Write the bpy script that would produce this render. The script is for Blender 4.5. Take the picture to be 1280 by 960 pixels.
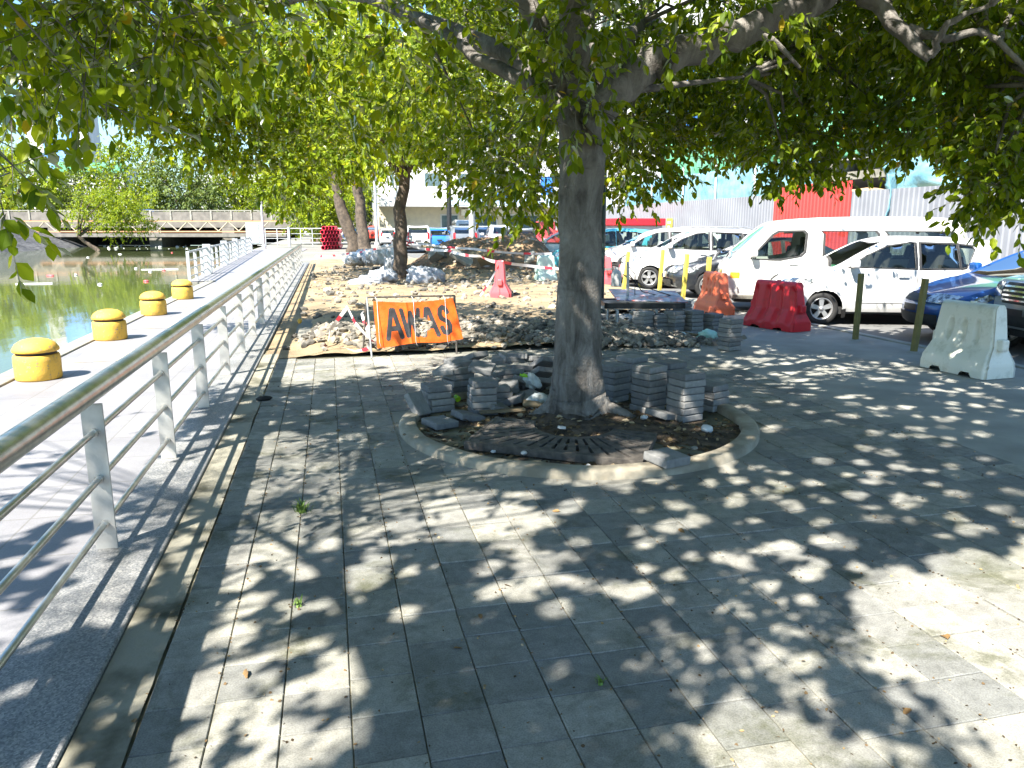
import bpy, math, random
import numpy as np
from mathutils import Vector, Matrix, Euler
from mathutils.geometry import delaunay_2d_cdt
R = math.radians
random.seed(7); rng = np.random.default_rng(7)
for o in list(bpy.data.objects): bpy.data.objects.remove(o)
sc = bpy.context.scene; COL = sc.collection

# ------------------------------------------------------------------ camera, sky, sun, exposure
CAM_H, FPX = 1.7, 950.0
PITCH, YAW = R(11.773), R(13.334)
cd = bpy.data.cameras.new('camera'); cam = bpy.data.objects.new('camera', cd); COL.objects.link(cam)
cam.location = (0, 0, CAM_H); cam.rotation_euler = (math.pi/2-PITCH, 0, -YAW)
cd.sensor_fit = 'HORIZONTAL'; cd.sensor_width = 36; cd.lens = FPX/1280*36
cd.clip_start = 0.05; cd.clip_end = 3000
sc.camera = cam
SUN_EL, SUN_AZ = R(48.5), R(42.5)              # azimuth the shadows run to, from +X towards +Y
w = bpy.data.worlds.new('World'); sc.world = w; w.use_nodes = True
nt = w.node_tree; bg = nt.nodes['Background']
sky = nt.nodes.new('ShaderNodeTexSky'); sky.sky_type = 'NISHITA'; sky.sun_disc = False
sdx, sdy = -math.cos(SUN_AZ), -math.sin(SUN_AZ)
sky.sun_elevation = SUN_EL; sky.sun_rotation = math.atan2(sdx, sdy) % (2*math.pi)
sky.air_density = 1.2; sky.dust_density = 1.0
tn = nt.nodes.new('ShaderNodeMix'); tn.data_type = 'RGBA'; tn.blend_type = 'MULTIPLY'; tn.inputs[0].default_value = 1; tn.inputs[7].default_value = (.74, 1.0, 1.24, 1)
nt.links.new(sky.outputs[0], tn.inputs[6]); nt.links.new(tn.outputs[2], bg.inputs['Color']); bg.inputs['Strength'].default_value = 0.075
sl = bpy.data.lights.new('sun', 'SUN'); sl.energy = 5.0; sl.angle = R(0.5); sl.color = (1, .94, .84)
so = bpy.data.objects.new('sun', sl); COL.objects.link(so)
so.rotation_euler = Vector((-sdx*math.cos(SUN_EL), -sdy*math.cos(SUN_EL), -math.sin(SUN_EL))).to_track_quat('-Z', 'Y').to_euler()
sc.view_settings.view_transform = 'Standard'; sc.view_settings.look = 'None'
sc.view_settings.exposure = 1.88; sc.view_settings.gamma = 1; sc.view_settings.use_curve_mapping = False
try:
    sc.cycles.max_bounces = 8; sc.cycles.transparent_max_bounces = 10; sc.cycles.use_denoising = True
    sc.cycles.caustics_reflective = False; sc.cycles.caustics_refractive = False
except Exception: pass

# ------------------------------------------------------------------ measuring the place
_fw = np.array([math.sin(YAW)*math.cos(PITCH), math.cos(YAW)*math.cos(PITCH), -math.sin(PITCH)])
_rt = np.array([math.cos(YAW), -math.sin(YAW), 0]); _up = np.cross(_rt, _fw)
def ray(x, y): return _fw*FPX+_rt*(x-640)+_up*(480-y)
def G(x, y, z=0.0):
    d = ray(x, y); return np.array([0, 0, CAM_H])+d*((z-CAM_H)/d[2])
def AT(x, y, d): return np.array([0, 0, CAM_H])+ray(x, y)*(d/FPX)
def PROJ(P):
    v = np.asarray(P, float)-np.array([0, 0, CAM_H]); zc = v@_fw
    return 640+FPX*(v@_rt)/zc, 480-FPX*(v@_up)/zc, zc

def _h(ix, iy, s):
    n = (ix.astype(np.int64)*374761393+iy.astype(np.int64)*668265263+s*982451653) & 0x7fffffff
    n = ((n ^ (n >> 13))*1274126177) & 0x7fffffff
    return ((n ^ (n >> 16)) & 0xffff)/65535.0
def vn(x, y, s=0):
    x = np.asarray(x, float); y = np.asarray(y, float)
    ix, iy = np.floor(x), np.floor(y); fx, fy = x-ix, y-iy
    fx = fx*fx*(3-2*fx); fy = fy*fy*(3-2*fy)
    a, b, c, d = _h(ix, iy, s), _h(ix+1, iy, s), _h(ix, iy+1, s), _h(ix+1, iy+1, s)
    return (a*(1-fx)+b*fx)*(1-fy)+(c*(1-fx)+d*fx)*fy
def fbm(x, y, s=0, o=4):
    t = 0; a = .5
    for i in range(o): t = t+a*vn(np.asarray(x)*2**i, np.asarray(y)*2**i, s+i); a *= .5
    return t

# ------------------------------------------------------------------ materials
def nd(t, k, **kw):
    n = t.nodes.new(k)
    for a, b in kw.items(): setattr(n, a, b)
    return n
def ramp(t, fac, stops):
    r = nd(t, 'ShaderNodeValToRGB'); e = r.color_ramp.elements
    while len(e) < len(stops): e.new(0.5)
    for el, (p, c) in zip(e, stops): el.position = p; el.color = (*c, 1) if len(c) == 3 else c
    t.links.new(fac, r.inputs[0]); return r.outputs[0]
def mix(t, fac, a, b, mode='MIX'):
    m = nd(t, 'ShaderNodeMix', data_type='RGBA', blend_type=mode)
    for s, v in ((m.inputs[0], fac), (m.inputs[6], a), (m.inputs[7], b)):
        if hasattr(v, 'is_linked'): t.links.new(v, s)
        else: s.default_value = v if not isinstance(v, tuple) else ((*v, 1) if len(v) == 3 else v)
    return m.outputs[2]
def math_n(t, op, a, b=0.0):
    m = nd(t, 'ShaderNodeMath', operation=op)
    for s, v in ((m.inputs[0], a), (m.inputs[1], b)):
        if hasattr(v, 'is_linked'): t.links.new(v, s)
        else: s.default_value = v
    return m.outputs[0]
def noise(t, vec, scale, detail=5, rough=.55, dist=0.0):
    n = nd(t, 'ShaderNodeTexNoise'); n.inputs['Scale'].default_value = scale; n.inputs['Detail'].default_value = detail
    n.inputs['Roughness'].default_value = rough; n.inputs['Distortion'].default_value = dist
    t.links.new(vec, n.inputs['Vector']); return n.outputs['Fac']
def bump(t, bsdf, h, strength=.3, dist=.01):
    b = nd(t, 'ShaderNodeBump'); b.inputs['Strength'].default_value = strength; b.inputs['Distance'].default_value = dist
    t.links.new(h, b.inputs['Height']); t.links.new(b.outputs[0], bsdf.inputs['Normal'])
def base(name):
    m = bpy.data.materials.new(name); m.use_nodes = True; t = m.node_tree
    b = t.nodes['Principled BSDF']; tc = nd(t, 'ShaderNodeTexCoord')
    return m, t, b, tc.outputs['Object']
def pm(name, c1, c2=None, scale=6, rough=.7, bmp=.2, bscale=None, metal=0, coat=0, dist=.01, spec=None, lo=.35, hi=.65):
    m, t, b, oc = base(name); c2 = c2 or tuple(x*.72 for x in c1)
    n = noise(t, oc, scale)
    t.links.new(ramp(t, n, [(lo, c2), (hi, c1)]), b.inputs['Base Color'])
    b.inputs['Roughness'].default_value = rough; b.inputs['Metallic'].default_value = metal
    if coat: b.inputs['Coat Weight'].default_value = coat; b.inputs['Coat Roughness'].default_value = .06
    if spec is not None: b.inputs['Specular IOR Level'].default_value = spec
    if bmp: bump(t, b, noise(t, oc, bscale or scale*6, 6, .6), bmp, dist)
    return m
M = {}
def attr_mat(name, stops, rough=.8, nscale=25, bmp=.3, extra=None, dist=.01, attr='tint', mott=.5):
    m, t, b, oc = base(name); a = nd(t, 'ShaderNodeAttribute', attribute_name=attr)
    c = ramp(t, a.outputs['Fac'], stops)
    n = noise(t, oc, nscale, 6, .65)
    c = mix(t, mott, c, ramp(t, n, [(.3, (.35, .35, .35)), (.7, (1, 1, 1))]), 'MULTIPLY')
    if extra: c = extra(t, c, oc)
    t.links.new(c, b.inputs['Base Color']); b.inputs['Roughness'].default_value = rough
    b.inputs['Specular IOR Level'].default_value = .25
    bump(t, b, noise(t, oc, nscale*3, 6, .7), bmp, dist); return m
def tile_extra(t, c, oc):
    big = noise(t, oc, .55, 4, .6)
    c = mix(t, math_n(t, 'MULTIPLY', ramp(t, big, [(.45, (0, 0, 0)), (.75, (1, 1, 1))]), .45), c, (.17, .17, .105))
    mo = noise(t, oc, 2.3, 6, .7, .4)
    c = mix(t, math_n(t, 'MULTIPLY', ramp(t, mo, [(.54, (0, 0, 0)), (.68, (1, 1, 1))]), .75), c, (.085, .09, .05))
    sp = noise(t, oc, 160, 2, .5)
    c = mix(t, .45, c, ramp(t, sp, [(.35, (.4, .4, .4)), (.6, (1, 1, 1))]), 'MULTIPLY')
    st = noise(t, oc, 5.5, 7, .75, .8); return mix(t, .5, c, ramp(t, st, [(.38, (.62, .62, .60)), (.52, (1, 1, 1))]), 'MULTIPLY')
M['tile'] = attr_mat('paving tile', [(0, (.24, .245, .235)), (.3, (.32, .315, .29)), (1, (.41, .40, .35))], .82, 14, .35, tile_extra, .006)
M['slab'] = attr_mat('loose slab', [(0, (.17, .175, .18)), (.5, (.25, .25, .245)), (1, (.34, .335, .32))], .85, 18, .4, None, .006)
M['joint'] = pm('joint soil', (.25, .23, .16), (.04, .042, .025), 3, .95, .5, 40)
M['cement'] = pm('cement infill', (.30, .29, .25), (.20, .195, .17), 4, .9, .35, 40)
M['conc'] = pm('concrete pavement', (.33, .325, .29), (.23, .23, .205), 1.6, .88, .25, 45)
M['kerbring'] = pm('pit kerb', (.36, .33, .26), (.22, .19, .14), 5, .85, .4, 30)
def mk_terrazzo():
    m, t, b, oc = base('terrazzo kerb')
    v = nd(t, 'ShaderNodeTexVoronoi'); v.inputs['Scale'].default_value = 140; t.links.new(oc, v.inputs['Vector'])
    c = ramp(t, v.outputs['Color'], [(0, (.11, .115, .125)), (.5, (.24, .245, .25)), (1, (.42, .41, .39))])
    n = noise(t, oc, 1.5, 5, .6)
    c = mix(t, .6, c, ramp(t, n, [(.35, (.5, .5, .47)), (.65, (1, 1, 1))]), 'MULTIPLY')
    t.links.new(c, b.inputs['Base Color']); b.inputs['Roughness'].default_value = .6
    bump(t, b, noise(t, oc, 220, 3), .2, .003); return m
M['terrazzo'] = mk_terrazzo()
M['moss'] = pm('mossy strip', (.28, .265, .21), (.05, .05, .028), 2.1, .92, .5, 40, lo=.34, hi=.5)
def mk_walk():
    m, t, b, oc = base('walkway granite')
    br = nd(t, 'ShaderNodeTexBrick'); t.links.new(oc, br.inputs['Vector'])
    br.inputs['Scale'].default_value = 1.0; br.inputs['Brick Width'].default_value = .6; br.inputs['Row Height'].default_value = .6
    br.inputs['Mortar Size'].default_value = .006; br.offset = 0.0
    br.inputs['Color1'].default_value = (.29, .285, .30, 1); br.inputs['Color2'].default_value = (.25, .248, .265, 1); br.inputs['Mortar'].default_value = (.2, .195, .19, 1)
    n = noise(t, oc, 1.1, 6, .65); c = mix(t, .55, br.outputs['Color'], ramp(t, n, [(.35, (.6, .59, .57)), (.65, (1, 1, 1))]), 'MULTIPLY')
    sp = noise(t, oc, 150, 2); c = mix(t, .3, c, ramp(t, sp, [(.35, (.5, .5, .5)), (.6, (1, 1, 1))]), 'MULTIPLY')
    t.links.new(c, b.inputs['Base Color']); b.inputs['Roughness'].default_value = .62
    bump(t, b, noise(t, oc, 120, 3), .15, .003); return m
M['walk'] = mk_walk()
M['patch'] = pm('sandy repair', (.46, .40, .29), (.36, .32, .25), 3, .9, .3)
M['dirt'] = pm('bare earth', (.35, .26, .15), (.19, .145, .09), 1.1, .95, .7, 12, dist=.03)
M['soil'] = pm('dark pit soil', (.16, .115, .075), (.035, .027, .02), 9, .95, .9, 60, dist=.02)
M['asphalt'] = pm('asphalt lot', (.17, .17, .165), (.11, .11, .108), .9, .9, .3, 90)
M['ground'] = pm('wide ground', (.24, .23, .20), (.16, .16, .14), .3, .92, .2)
M['wallstone'] = pm('quay wall', (.15, .145, .13), (.07, .07, .06), 2.2, .9, .5)
M['steel'] = pm('brushed steel', (.60, .58, .53), (.44, .43, .40), 14, .30, .1, 90, metal=.85)
M['steelflat'] = pm('brushed steel plate', (.56, .55, .52), (.42, .41, .39), 7, .42, .1, 120, metal=.6)
M['galv'] = pm('galvanised', (.52, .54, .55), (.36, .38, .40), 9, .5, .1, metal=.4)
M['dark'] = pm('dark steel', (.025, .027, .03), (.015, .015, .017), 12, .45, .15, metal=.3)
M['rust'] = pm('cast iron', (.125, .11, .095), (.05, .045, .04), 14, .75, .5, 60)
M['polegrn'] = pm('dark green paint', (.025, .05, .045), (.015, .03, .028), 8, .5, .15)
def bolly():
    m, t, b, oc = base('bollard yellow'); n = noise(t, oc, 6, 6, .65); mp = nd(t, 'ShaderNodeMapping'); mp.inputs['Scale'].default_value = (1, 1, .12); t.links.new(oc, mp.inputs[0]); st = noise(t, mp.outputs[0], 22, 4, .6)
    c = ramp(t, n, [(.25, (.42, .25, .06)), (.48, (.70, .42, .06))]); c = mix(t, ramp(t, st, [(.55, (0, 0, 0)), (.75, (.8, .8, .8))]), c, (.30, .19, .07)); ch = noise(t, oc, 28, 5, .7)
    c = mix(t, ramp(t, ch, [(.60, (0, 0, 0)), (.64, (1, 1, 1))]), c, (.24, .20, .15)); t.links.new(c, b.inputs['Base Color']); b.inputs['Roughness'].default_value = .7; bump(t, b, math_n(t, 'ADD', ch, noise(t, oc, 60, 4)), .4, .006); return m
M['yellow'] = bolly()
M['yelpost'] = pm('post yellow', (.62, .50, .08), (.45, .35, .07), 10, .6, .2)
M['olive'] = pm('faded post', (.23, .19, .055), (.16, .135, .045), 7, .65, .25)
M['black'] = pm('black rubber', (.012, .012, .012), (.02, .02, .02), 9, .75, .2)
def plastic(name, c, c2=None, sss=.0, rough=.42):
    m, t, b, oc = base(name); c2 = c2 or tuple(x*.6 for x in c)
    n = noise(t, oc, 5, 6, .7)
    t.links.new(ramp(t, n, [(.32, c2), (.5, c)]), b.inputs['Base Color']); b.inputs['Roughness'].default_value = rough
    sepx = nd(t, 'ShaderNodeSeparateXYZ'); t.links.new(oc, sepx.inputs[0])
    bump(t, b, noise(t, oc, 14, 4), .12, .01); return m
M['pred'] = plastic('red plastic', (.62, .018, .03), (.42, .02, .025)); M['porange'] = plastic('faded orange plastic', (.80, .17, .075), (.62, .14, .07))
M['ppink'] = plastic('faded pink plastic', (.72, .10, .12), (.60, .13, .10)); M['pwhite'] = plastic('dirty white plastic', (.76, .75, .66), (.56, .55, .45))
M['pteal'] = plastic('pale green plastic', (.42, .56, .50), (.33, .42, .38)); M['ppipe'] = plastic('red pipe', (.88, .05, .11), (.75, .03, .08))
M['white'] = pm('white paint', (.60, .60, .585), (.50, .50, .485), 3, .6, .1); M['cream'] = pm('cream wall', (.62, .56, .42), (.52, .47, .37), 2, .8, .1)
M['orange'] = pm('orange banner', (.80, .125, .006), (.66, .10, .006), 6, .55, .15); M['ink'] = pm('black lettering', (.02, .02, .022), (.045, .045, .05), 9, .55, .1)
M['sack'] = pm('woven plastic sack', (.40, .42, .45), (.25, .27, .31), 7, .5, .6, 30, dist=.02)
M['sackw'] = pm('white plastic sack', (.55, .56, .57), (.40, .41, .43), 7, .35, .6, 30, dist=.02); M['tapew'] = pm('tape white', (.75, .72, .72), None, 5, .5, 0); M['taper'] = pm('tape red', (.75, .05, .08), None, 5, .5, 0)
M['wood'] = pm('weathered plank', (.26, .20, .12), (.13, .10, .06), 8, .85, .5, 40)
M['bag'] = pm('crumpled plastic bag', (.66, .72, .72), (.45, .5, .5), 12, .35, .7, 25, dist=.02)
M['minty'] = pm('mint plastic sheet', (.35, .68, .58), (.5, .75, .68), 12, .4, .5, 25, dist=.02)
M['lime'] = pm('lime green plastic', (.45, .85, .02), (.3, .65, .02), 8, .4, .2)
M['hoard'] = pm('grey hoarding sheet', (.215, .225, .25), (.175, .182, .205), .9, .6, .05); M['hoardred'] = pm('red hoarding sheet', (.62, .045, .04), (.5, .04, .035), 1.2, .6, .05)
M['netblue'] = pm('blue netting', (.11, .29, .38), (.20, .38, .44), 2.2, .8, .4, 10, dist=.05); M['netgreen'] = pm('green netting', (.08, .33, .17), (.17, .42, .26), 2.2, .8, .4, 10, dist=.05)
M['sand'] = pm('sandy earth top', (.50, .34, .18), (.36, .25, .14), 3, .95, .5)
M['rock'] = pm('bank stone', (.10, .10, .10), (.035, .037, .04), 2.5, .9, .8, 12, dist=.05)
M['bridgeor'] = pm('bridge orange paint', (.55, .27, .14), (.42, .24, .15), 2, .7, .2); M['bridgegy'] = pm('bridge concrete', (.19, .175, .155), (.12, .112, .10), 1.5, .85, .2)
M['glassdark'] = pm('building glass', (.10, .16, .18), (.06, .09, .1), 2, .12, 0); M['blue'] = pm('blue panel', (.03, .16, .58), (.05, .25, .65), 2, .5, 0)
M['billb'] = pm('blue billboard', (.10, .30, .75), (.28, .48, .85), .25, .5, 0)
M['brick'] = pm('pale rendered wall', (.62, .61, .60), (.52, .51, .5), .5, .8, .1)
M['leafdead'] = pm('dead leaf', (.26, .15, .05), (.13, .08, .035), 20, .8, .3); M['grass'] = pm('grass blade', (.16, .26, .045), (.10, .17, .03), 20, .7, 0)
def leaf_mat(name, stops, trans=.42):
    m = bpy.data.materials.new(name); m.use_nodes = True; t = m.node_tree; t.nodes.remove(t.nodes['Principled BSDF'])
    out = t.nodes['Material Output']; a = nd(t, 'ShaderNodeAttribute', attribute_name='tint')
    c = ramp(t, a.outputs['Fac'], stops)
    d = nd(t, 'ShaderNodeBsdfDiffuse'); tr = nd(t, 'ShaderNodeBsdfTranslucent'); g = nd(t, 'ShaderNodeBsdfGlossy'); g.inputs['Roughness'].default_value = .42
    t.links.new(c, d.inputs[0])
    c2 = mix(t, 1.0, c, (1.75, 1.55, .35), 'MULTIPLY'); t.links.new(c2, tr.inputs[0])
    m1 = nd(t, 'ShaderNodeMixShader'); m1.inputs[0].default_value = trans; t.links.new(d.outputs[0], m1.inputs[1]); t.links.new(tr.outputs[0], m1.inputs[2])
    lw = nd(t, 'ShaderNodeFresnel'); lw.inputs[0].default_value = 1.4
    m2 = nd(t, 'ShaderNodeMixShader'); t.links.new(math_n(t, 'MULTIPLY', lw.outputs[0], .3), m2.inputs[0]); t.links.new(m1.outputs[0], m2.inputs[1]); t.links.new(g.outputs[0], m2.inputs[2])
    t.links.new(m2.outputs[0], out.inputs['Surface']); return m
M['leaf'] = leaf_mat('glossy leaf', [(0, (.065, .12, .008)), (.5, (.19, .27, .012)), (.93, (.36, .42, .02)), (1, (.46, .34, .03))], .5)
M['leaf2'] = leaf_mat('bright leaf', [(0, (.09, .15, .012)), (.5, (.25, .33, .02)), (1, (.42, .47, .03))], .48)
M['leaf3'] = leaf_mat('far leaf', [(0, (.055, .09, .03)), (.5, (.13, .18, .05)), (1, (.21, .26, .08))], .35)
def bark():
    m, t, b, oc = base('grey bark')
    mp = nd(t, 'ShaderNodeMapping'); mp.inputs['Scale'].default_value = (1, 1, .35); t.links.new(oc, mp.inputs[0])
    n = noise(t, mp.outputs[0], 7, 7, .7, .6); n2 = noise(t, oc, 2.2, 5, .6)
    c = ramp(t, n, [(.3, (.05, .045, .04)), (.48, (.15, .138, .125)), (.66, (.29, .275, .255))])
    c = mix(t, ramp(t, n2, [(.45, (0, 0, 0)), (.7, (.7, .7, .7))]), c, (.26, .24, .215))
    mp2 = nd(t, 'ShaderNodeMapping'); mp2.inputs['Scale'].default_value = (1.1, 1.1, 4.5); t.links.new(oc, mp2.inputs[0])
    n3 = noise(t, mp2.outputs[0], 3.0, 5, .6, .3)
    c = mix(t, ramp(t, n3, [(.58, (0, 0, 0)), (.72, (.35, .35, .35))]), c, (.05, .042, .036))
    t.links.new(c, b.inputs['Base Color']); b.inputs['Roughness'].default_value = .85; b.inputs['Specular IOR Level'].default_value = .2
    vo = nd(t, 'ShaderNodeTexVoronoi', feature='DISTANCE_TO_EDGE'); vo.inputs['Scale'].default_value = 9; t.links.new(mp.outputs[0], vo.inputs['Vector']); n4 = noise(t, oc, 45, 5, .7)
    bump(t, b, math_n(t, 'ADD', math_n(t, 'ADD', n, math_n(t, 'MULTIPLY', n4, .5)), math_n(t, 'ADD', math_n(t, 'MULTIPLY', n3, .5), math_n(t, 'MULTIPLY', vo.outputs['Distance'], .5))), .9, .035); return m
M['bark'] = bark(); M['bark2'] = pm('dark brown bark', (.12, .09, .065), (.045, .035, .027), 5, .9, .7, 25, dist=.03)
def water():
    m, t, b, oc = base('canal water')
    b.inputs['Base Color'].default_value = (.075, .095, .035, 1); b.inputs['Roughness'].default_value = .04; b.inputs['IOR'].default_value = 1.33
    mp = nd(t, 'ShaderNodeMapping'); mp.inputs['Scale'].default_value = (1, .35, 1); t.links.new(oc, mp.inputs[0])
    bump(t, b, noise(t, mp.outputs[0], 1.4, 4, .55), .10, .05); return m
M['water'] = water()
def glass(name, tint, fac=1.0):
    m = bpy.data.materials.new(name); m.use_nodes = True; t = m.node_tree; t.nodes.remove(t.nodes['Principled BSDF'])
    tr = nd(t, 'ShaderNodeBsdfTransparent'); tr.inputs[0].default_value = (*tint, 1); g = nd(t, 'ShaderNodeBsdfGlossy'); g.inputs['Roughness'].default_value = .02
    f = nd(t, 'ShaderNodeFresnel'); f.inputs[0].default_value = 1.52; mx = nd(t, 'ShaderNodeMixShader')
    t.links.new(math_n(t, 'MULTIPLY', f.outputs[0], fac), mx.inputs[0])
    t.links.new(tr.outputs[0], mx.inputs[1]); t.links.new(g.outputs[0], mx.inputs[2]); t.links.new(mx.outputs[0], t.nodes['Material Output'].inputs['Surface']); return m
M['glass'] = glass('car glass', (.66, .72, .68), 1.0); M['glasstint'] = glass('tinted car glass', (.34, .38, .38), 1.7); M['lens'] = glass('lamp glass', (.8, .82, .84), 1.5)
def paint(name, c, metal=0.0, rough=.35):
    m, t, b, oc = base(name)
    n = noise(t, oc, 2.0, 4); t.links.new(ramp(t, n, [(.3, tuple(x*.9 for x in c)), (.7, c)]), b.inputs['Base Color'])
    b.inputs['Metallic'].default_value = metal; b.inputs['Roughness'].default_value = rough
    b.inputs['Coat Weight'].default_value = .8; b.inputs['Coat Roughness'].default_value = .04; return m
P = dict(white=paint('white car paint', (.60, .60, .595)), vanw=paint('cream white van paint', (.58, .575, .55)), blue=paint('blue car paint', (.01, .09, .33), .45), silver=paint('silver car paint', (.56, .57, .57), .15),
         black=paint('black car paint', (.012, .014, .018)), teal=paint('teal car paint', (.10, .48, .58), .1), skyb=paint('sky blue car paint', (.03, .19, .62), .2), grey=paint('grey car paint', (.22, .235, .245), .5), redp=paint('red car paint', (.6, .05, .03)))
M['rim'] = pm('alloy rim', (.48, .48, .48), (.38, .38, .38), 8, .35, .05, metal=.7); M['trim'] = pm('black trim', (.018, .018, .019), (.025, .025, .025), 9, .6, .1)
M['chrome'] = pm('chrome', (.75, .76, .77), (.65, .66, .67), 5, .12, 0, metal=.95); M['seat'] = pm('car seat fabric', (.06, .058, .055), (.04, .04, .038), 10, .9, .2)
M['amber'] = pm('amber lens', (.85, .32, .02), (.8, .25, .02), 6, .25, 0); M['tail'] = pm('red lens', (.5, .012, .012), (.4, .01, .01), 6, .2, 0); M['plate'] = pm('plate black', (.02, .02, .022), None, 6, .4, 0)

# ------------------------------------------------------------------ mesh helpers
def link(name, me, mats, parent=None, loc=None):
    o = bpy.data.objects.new(name, me); COL.objects.link(o)
    for m in (mats if isinstance(mats, (list, tuple)) else [mats]): me.materials.append(m)
    if parent is not None: o.parent = parent
    if loc is not None: o.location = loc
    return o
def npmesh(name, V, F, mats, parent=None, tint=None, smooth=False, midx=None):
    V = np.asarray(V, np.float32); F = np.asarray(F, np.int32); me = bpy.data.meshes.new(name); k = F.shape[1]
    me.vertices.add(len(V)); me.vertices.foreach_set('co', V.ravel()); me.loops.add(F.size); me.loops.foreach_set('vertex_index', F.ravel())
    me.polygons.add(len(F)); me.polygons.foreach_set('loop_start', np.arange(0, F.size, k, dtype=np.int32))
    if midx is not None: me.polygons.foreach_set('material_index', np.asarray(midx, np.int32))
    me.polygons.foreach_set('use_smooth', np.full(len(F), smooth)); me.update(calc_edges=True)
    if tint is not None: me.attributes.new('tint', 'FLOAT', 'POINT').data.foreach_set('value', np.asarray(tint, np.float32))
    return link(name, me, mats, parent)
class MB:
    def __init__(s): s.v = []; s.f = []; s.mi = []; s.sm = []; s.cur = 0; s.smooth = False
    def add(s, V, F):
        b = len(s.v); s.v += [tuple(map(float, p)) for p in V]
        for f in F: s.f.append(tuple(b+i for i in f)); s.mi.append(s.cur); s.sm.append(s.smooth)
        return s
    def box(s, c, d, rz=0, rot=None):
        m = rot if rot is not None else Matrix.Rotation(rz, 3, 'Z'); c = Vector(c); V = []
        for x in (-1, 1):
            for y in (-1, 1):
                for z in (-1, 1): V.append(c+m@Vector((x*d[0]/2, y*d[1]/2, z*d[2]/2)))
        return s.add(V, [(0, 1, 3, 2), (4, 6, 7, 5), (0, 4, 5, 1), (2, 3, 7, 6), (0, 2, 6, 4), (1, 5, 7, 3)])
    def tube(s, pts, rad, n=10, cap=True):
        pts = [Vector(p) for p in pts]; N = len(pts); rad = rad if isinstance(rad, (list, tuple, np.ndarray)) else [rad]*N
        V = []; F = []; up = None; os_ = s.smooth
        for i in range(N):
            d = (pts[min(i+1, N-1)]-pts[max(i-1, 0)]).normalized()
            if up is None: up = Vector((0, 0, 1)) if abs(d.z) < .9 else Vector((1, 0, 0))
            a = (up-d*up.dot(d)).normalized(); b = d.cross(a); up = a
            for k in range(n):
                t = 2*math.pi*k/n; V.append(pts[i]+(a*math.cos(t)+b*math.sin(t))*rad[i])
        for i in range(N-1):
            for k in range(n): F.append((i*n+k, i*n+(k+1) % n, (i+1)*n+(k+1) % n, (i+1)*n+k))
        s.smooth = True; s.add(V, F); s.smooth = False
        if cap: s.add(V[:n], [tuple(range(n))[::-1]]); s.add(V[-n:], [tuple(range(n))])
        s.smooth = os_; return s
    def cyl(s, p, r, h, n=16): return s.tube([p, (p[0], p[1], p[2]+h)], r, n)
    def lathe(s, prof, n=32, c=(0, 0, 0), axis='z'):
        V = []; F = []
        for r, z in prof:
            for k in range(n):
                t = 2*math.pi*k/n; q = (r*math.cos(t), r*math.sin(t), z)
                if axis == 'y': q = (q[0], q[2], q[1])
                V.append((c[0]+q[0], c[1]+q[1], c[2]+q[2]))
        for i in range(len(prof)-1):
            for k in range(n): F.append((i*n+k, i*n+(k+1) % n, (i+1)*n+(k+1) % n, (i+1)*n+k))
        os_ = s.smooth; s.smooth = True; s.add(V, F); s.smooth = os_; return s
    def build(s, name, mats, parent=None, loc=None, bevel=0, seg=2):
        me = bpy.data.meshes.new(name); me.from_pydata(s.v, [], s.f); me.polygons.foreach_set('material_index', s.mi); me.polygons.foreach_set('use_smooth', s.sm); me.update()
        o = link(name, me, mats, parent, loc)
        if bevel:
            b = o.modifiers.new('b', 'BEVEL'); b.width = bevel; b.segments = seg; b.limit_method = 'ANGLE'; b.angle_limit = R(40)
        return o
def inpoly(x, y, poly):
    c = False; n = len(poly)
    for i in range(n):
        x1, y1 = poly[i]; x2, y2 = poly[i-1]
        if (y1 > y) != (y2 > y) and x < (x2-x1)*(y-y1)/(y2-y1)+x1: c = not c
    return c
def resample(poly, step, closed=True):
    out = []; n = len(poly)
    for i in range(n if closed else n-1):
        a = np.array(poly[i]); b = np.array(poly[(i+1) % n]); k = max(1, int(np.ceil(np.linalg.norm(b-a)/step)))
        for j in range(k): out.append(tuple(a+(b-a)*j/k))
    if not closed: out.append(tuple(poly[-1]))
    return out
def tri2d(outer, holes=(), step=.06, grid=True):
    pts = []; edges = []
    for loop in [outer]+list(holes):
        L = resample(loop, step); b = len(pts); pts += L; edges += [(b+i, b+(i+1) % len(L)) for i in range(len(L))]
    if grid:
        A = np.array(outer); x0, y0 = A.min(0); x1, y1 = A.max(0); bp = np.array(pts)
        for gx in np.arange(x0+step*.5, x1, step):
            for gy in np.arange(y0+step*.5, y1, step):
                if inpoly(gx, gy, outer) and not any(inpoly(gx, gy, h) for h in holes) and np.min((bp[:, 0]-gx)**2+(bp[:, 1]-gy)**2) > (step*.4)**2: pts.append((gx, gy))
    v, e, f, *_ = delaunay_2d_cdt([Vector(p) for p in pts], edges, [], 0, 1e-6)
    T = []
    for t in f:
        cx = sum(v[i].x for i in t)/3; cy = sum(v[i].y for i in t)/3
        if inpoly(cx, cy, outer) and not any(inpoly(cx, cy, h) for h in holes): T.append(tuple(t))
    return [(p.x, p.y) for p in v], T
def plate(mb, outer, holes, z0, z1, step=5, fn=None):
    v, T = tri2d(outer, holes, step, False); n = len(v)
    mb.add([(x, y, z1) for x, y in v], T); mb.add([(x, y, z0) for x, y in v], [t[::-1] for t in T])
    for loop in [outer]+list(holes):
        m = len(loop); mb.add([(x, y, z0) for x, y in loop]+[(x, y, z1) for x, y in loop], [(i, (i+1) % m, m+(i+1) % m, m+i) for i in range(m)])
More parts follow.
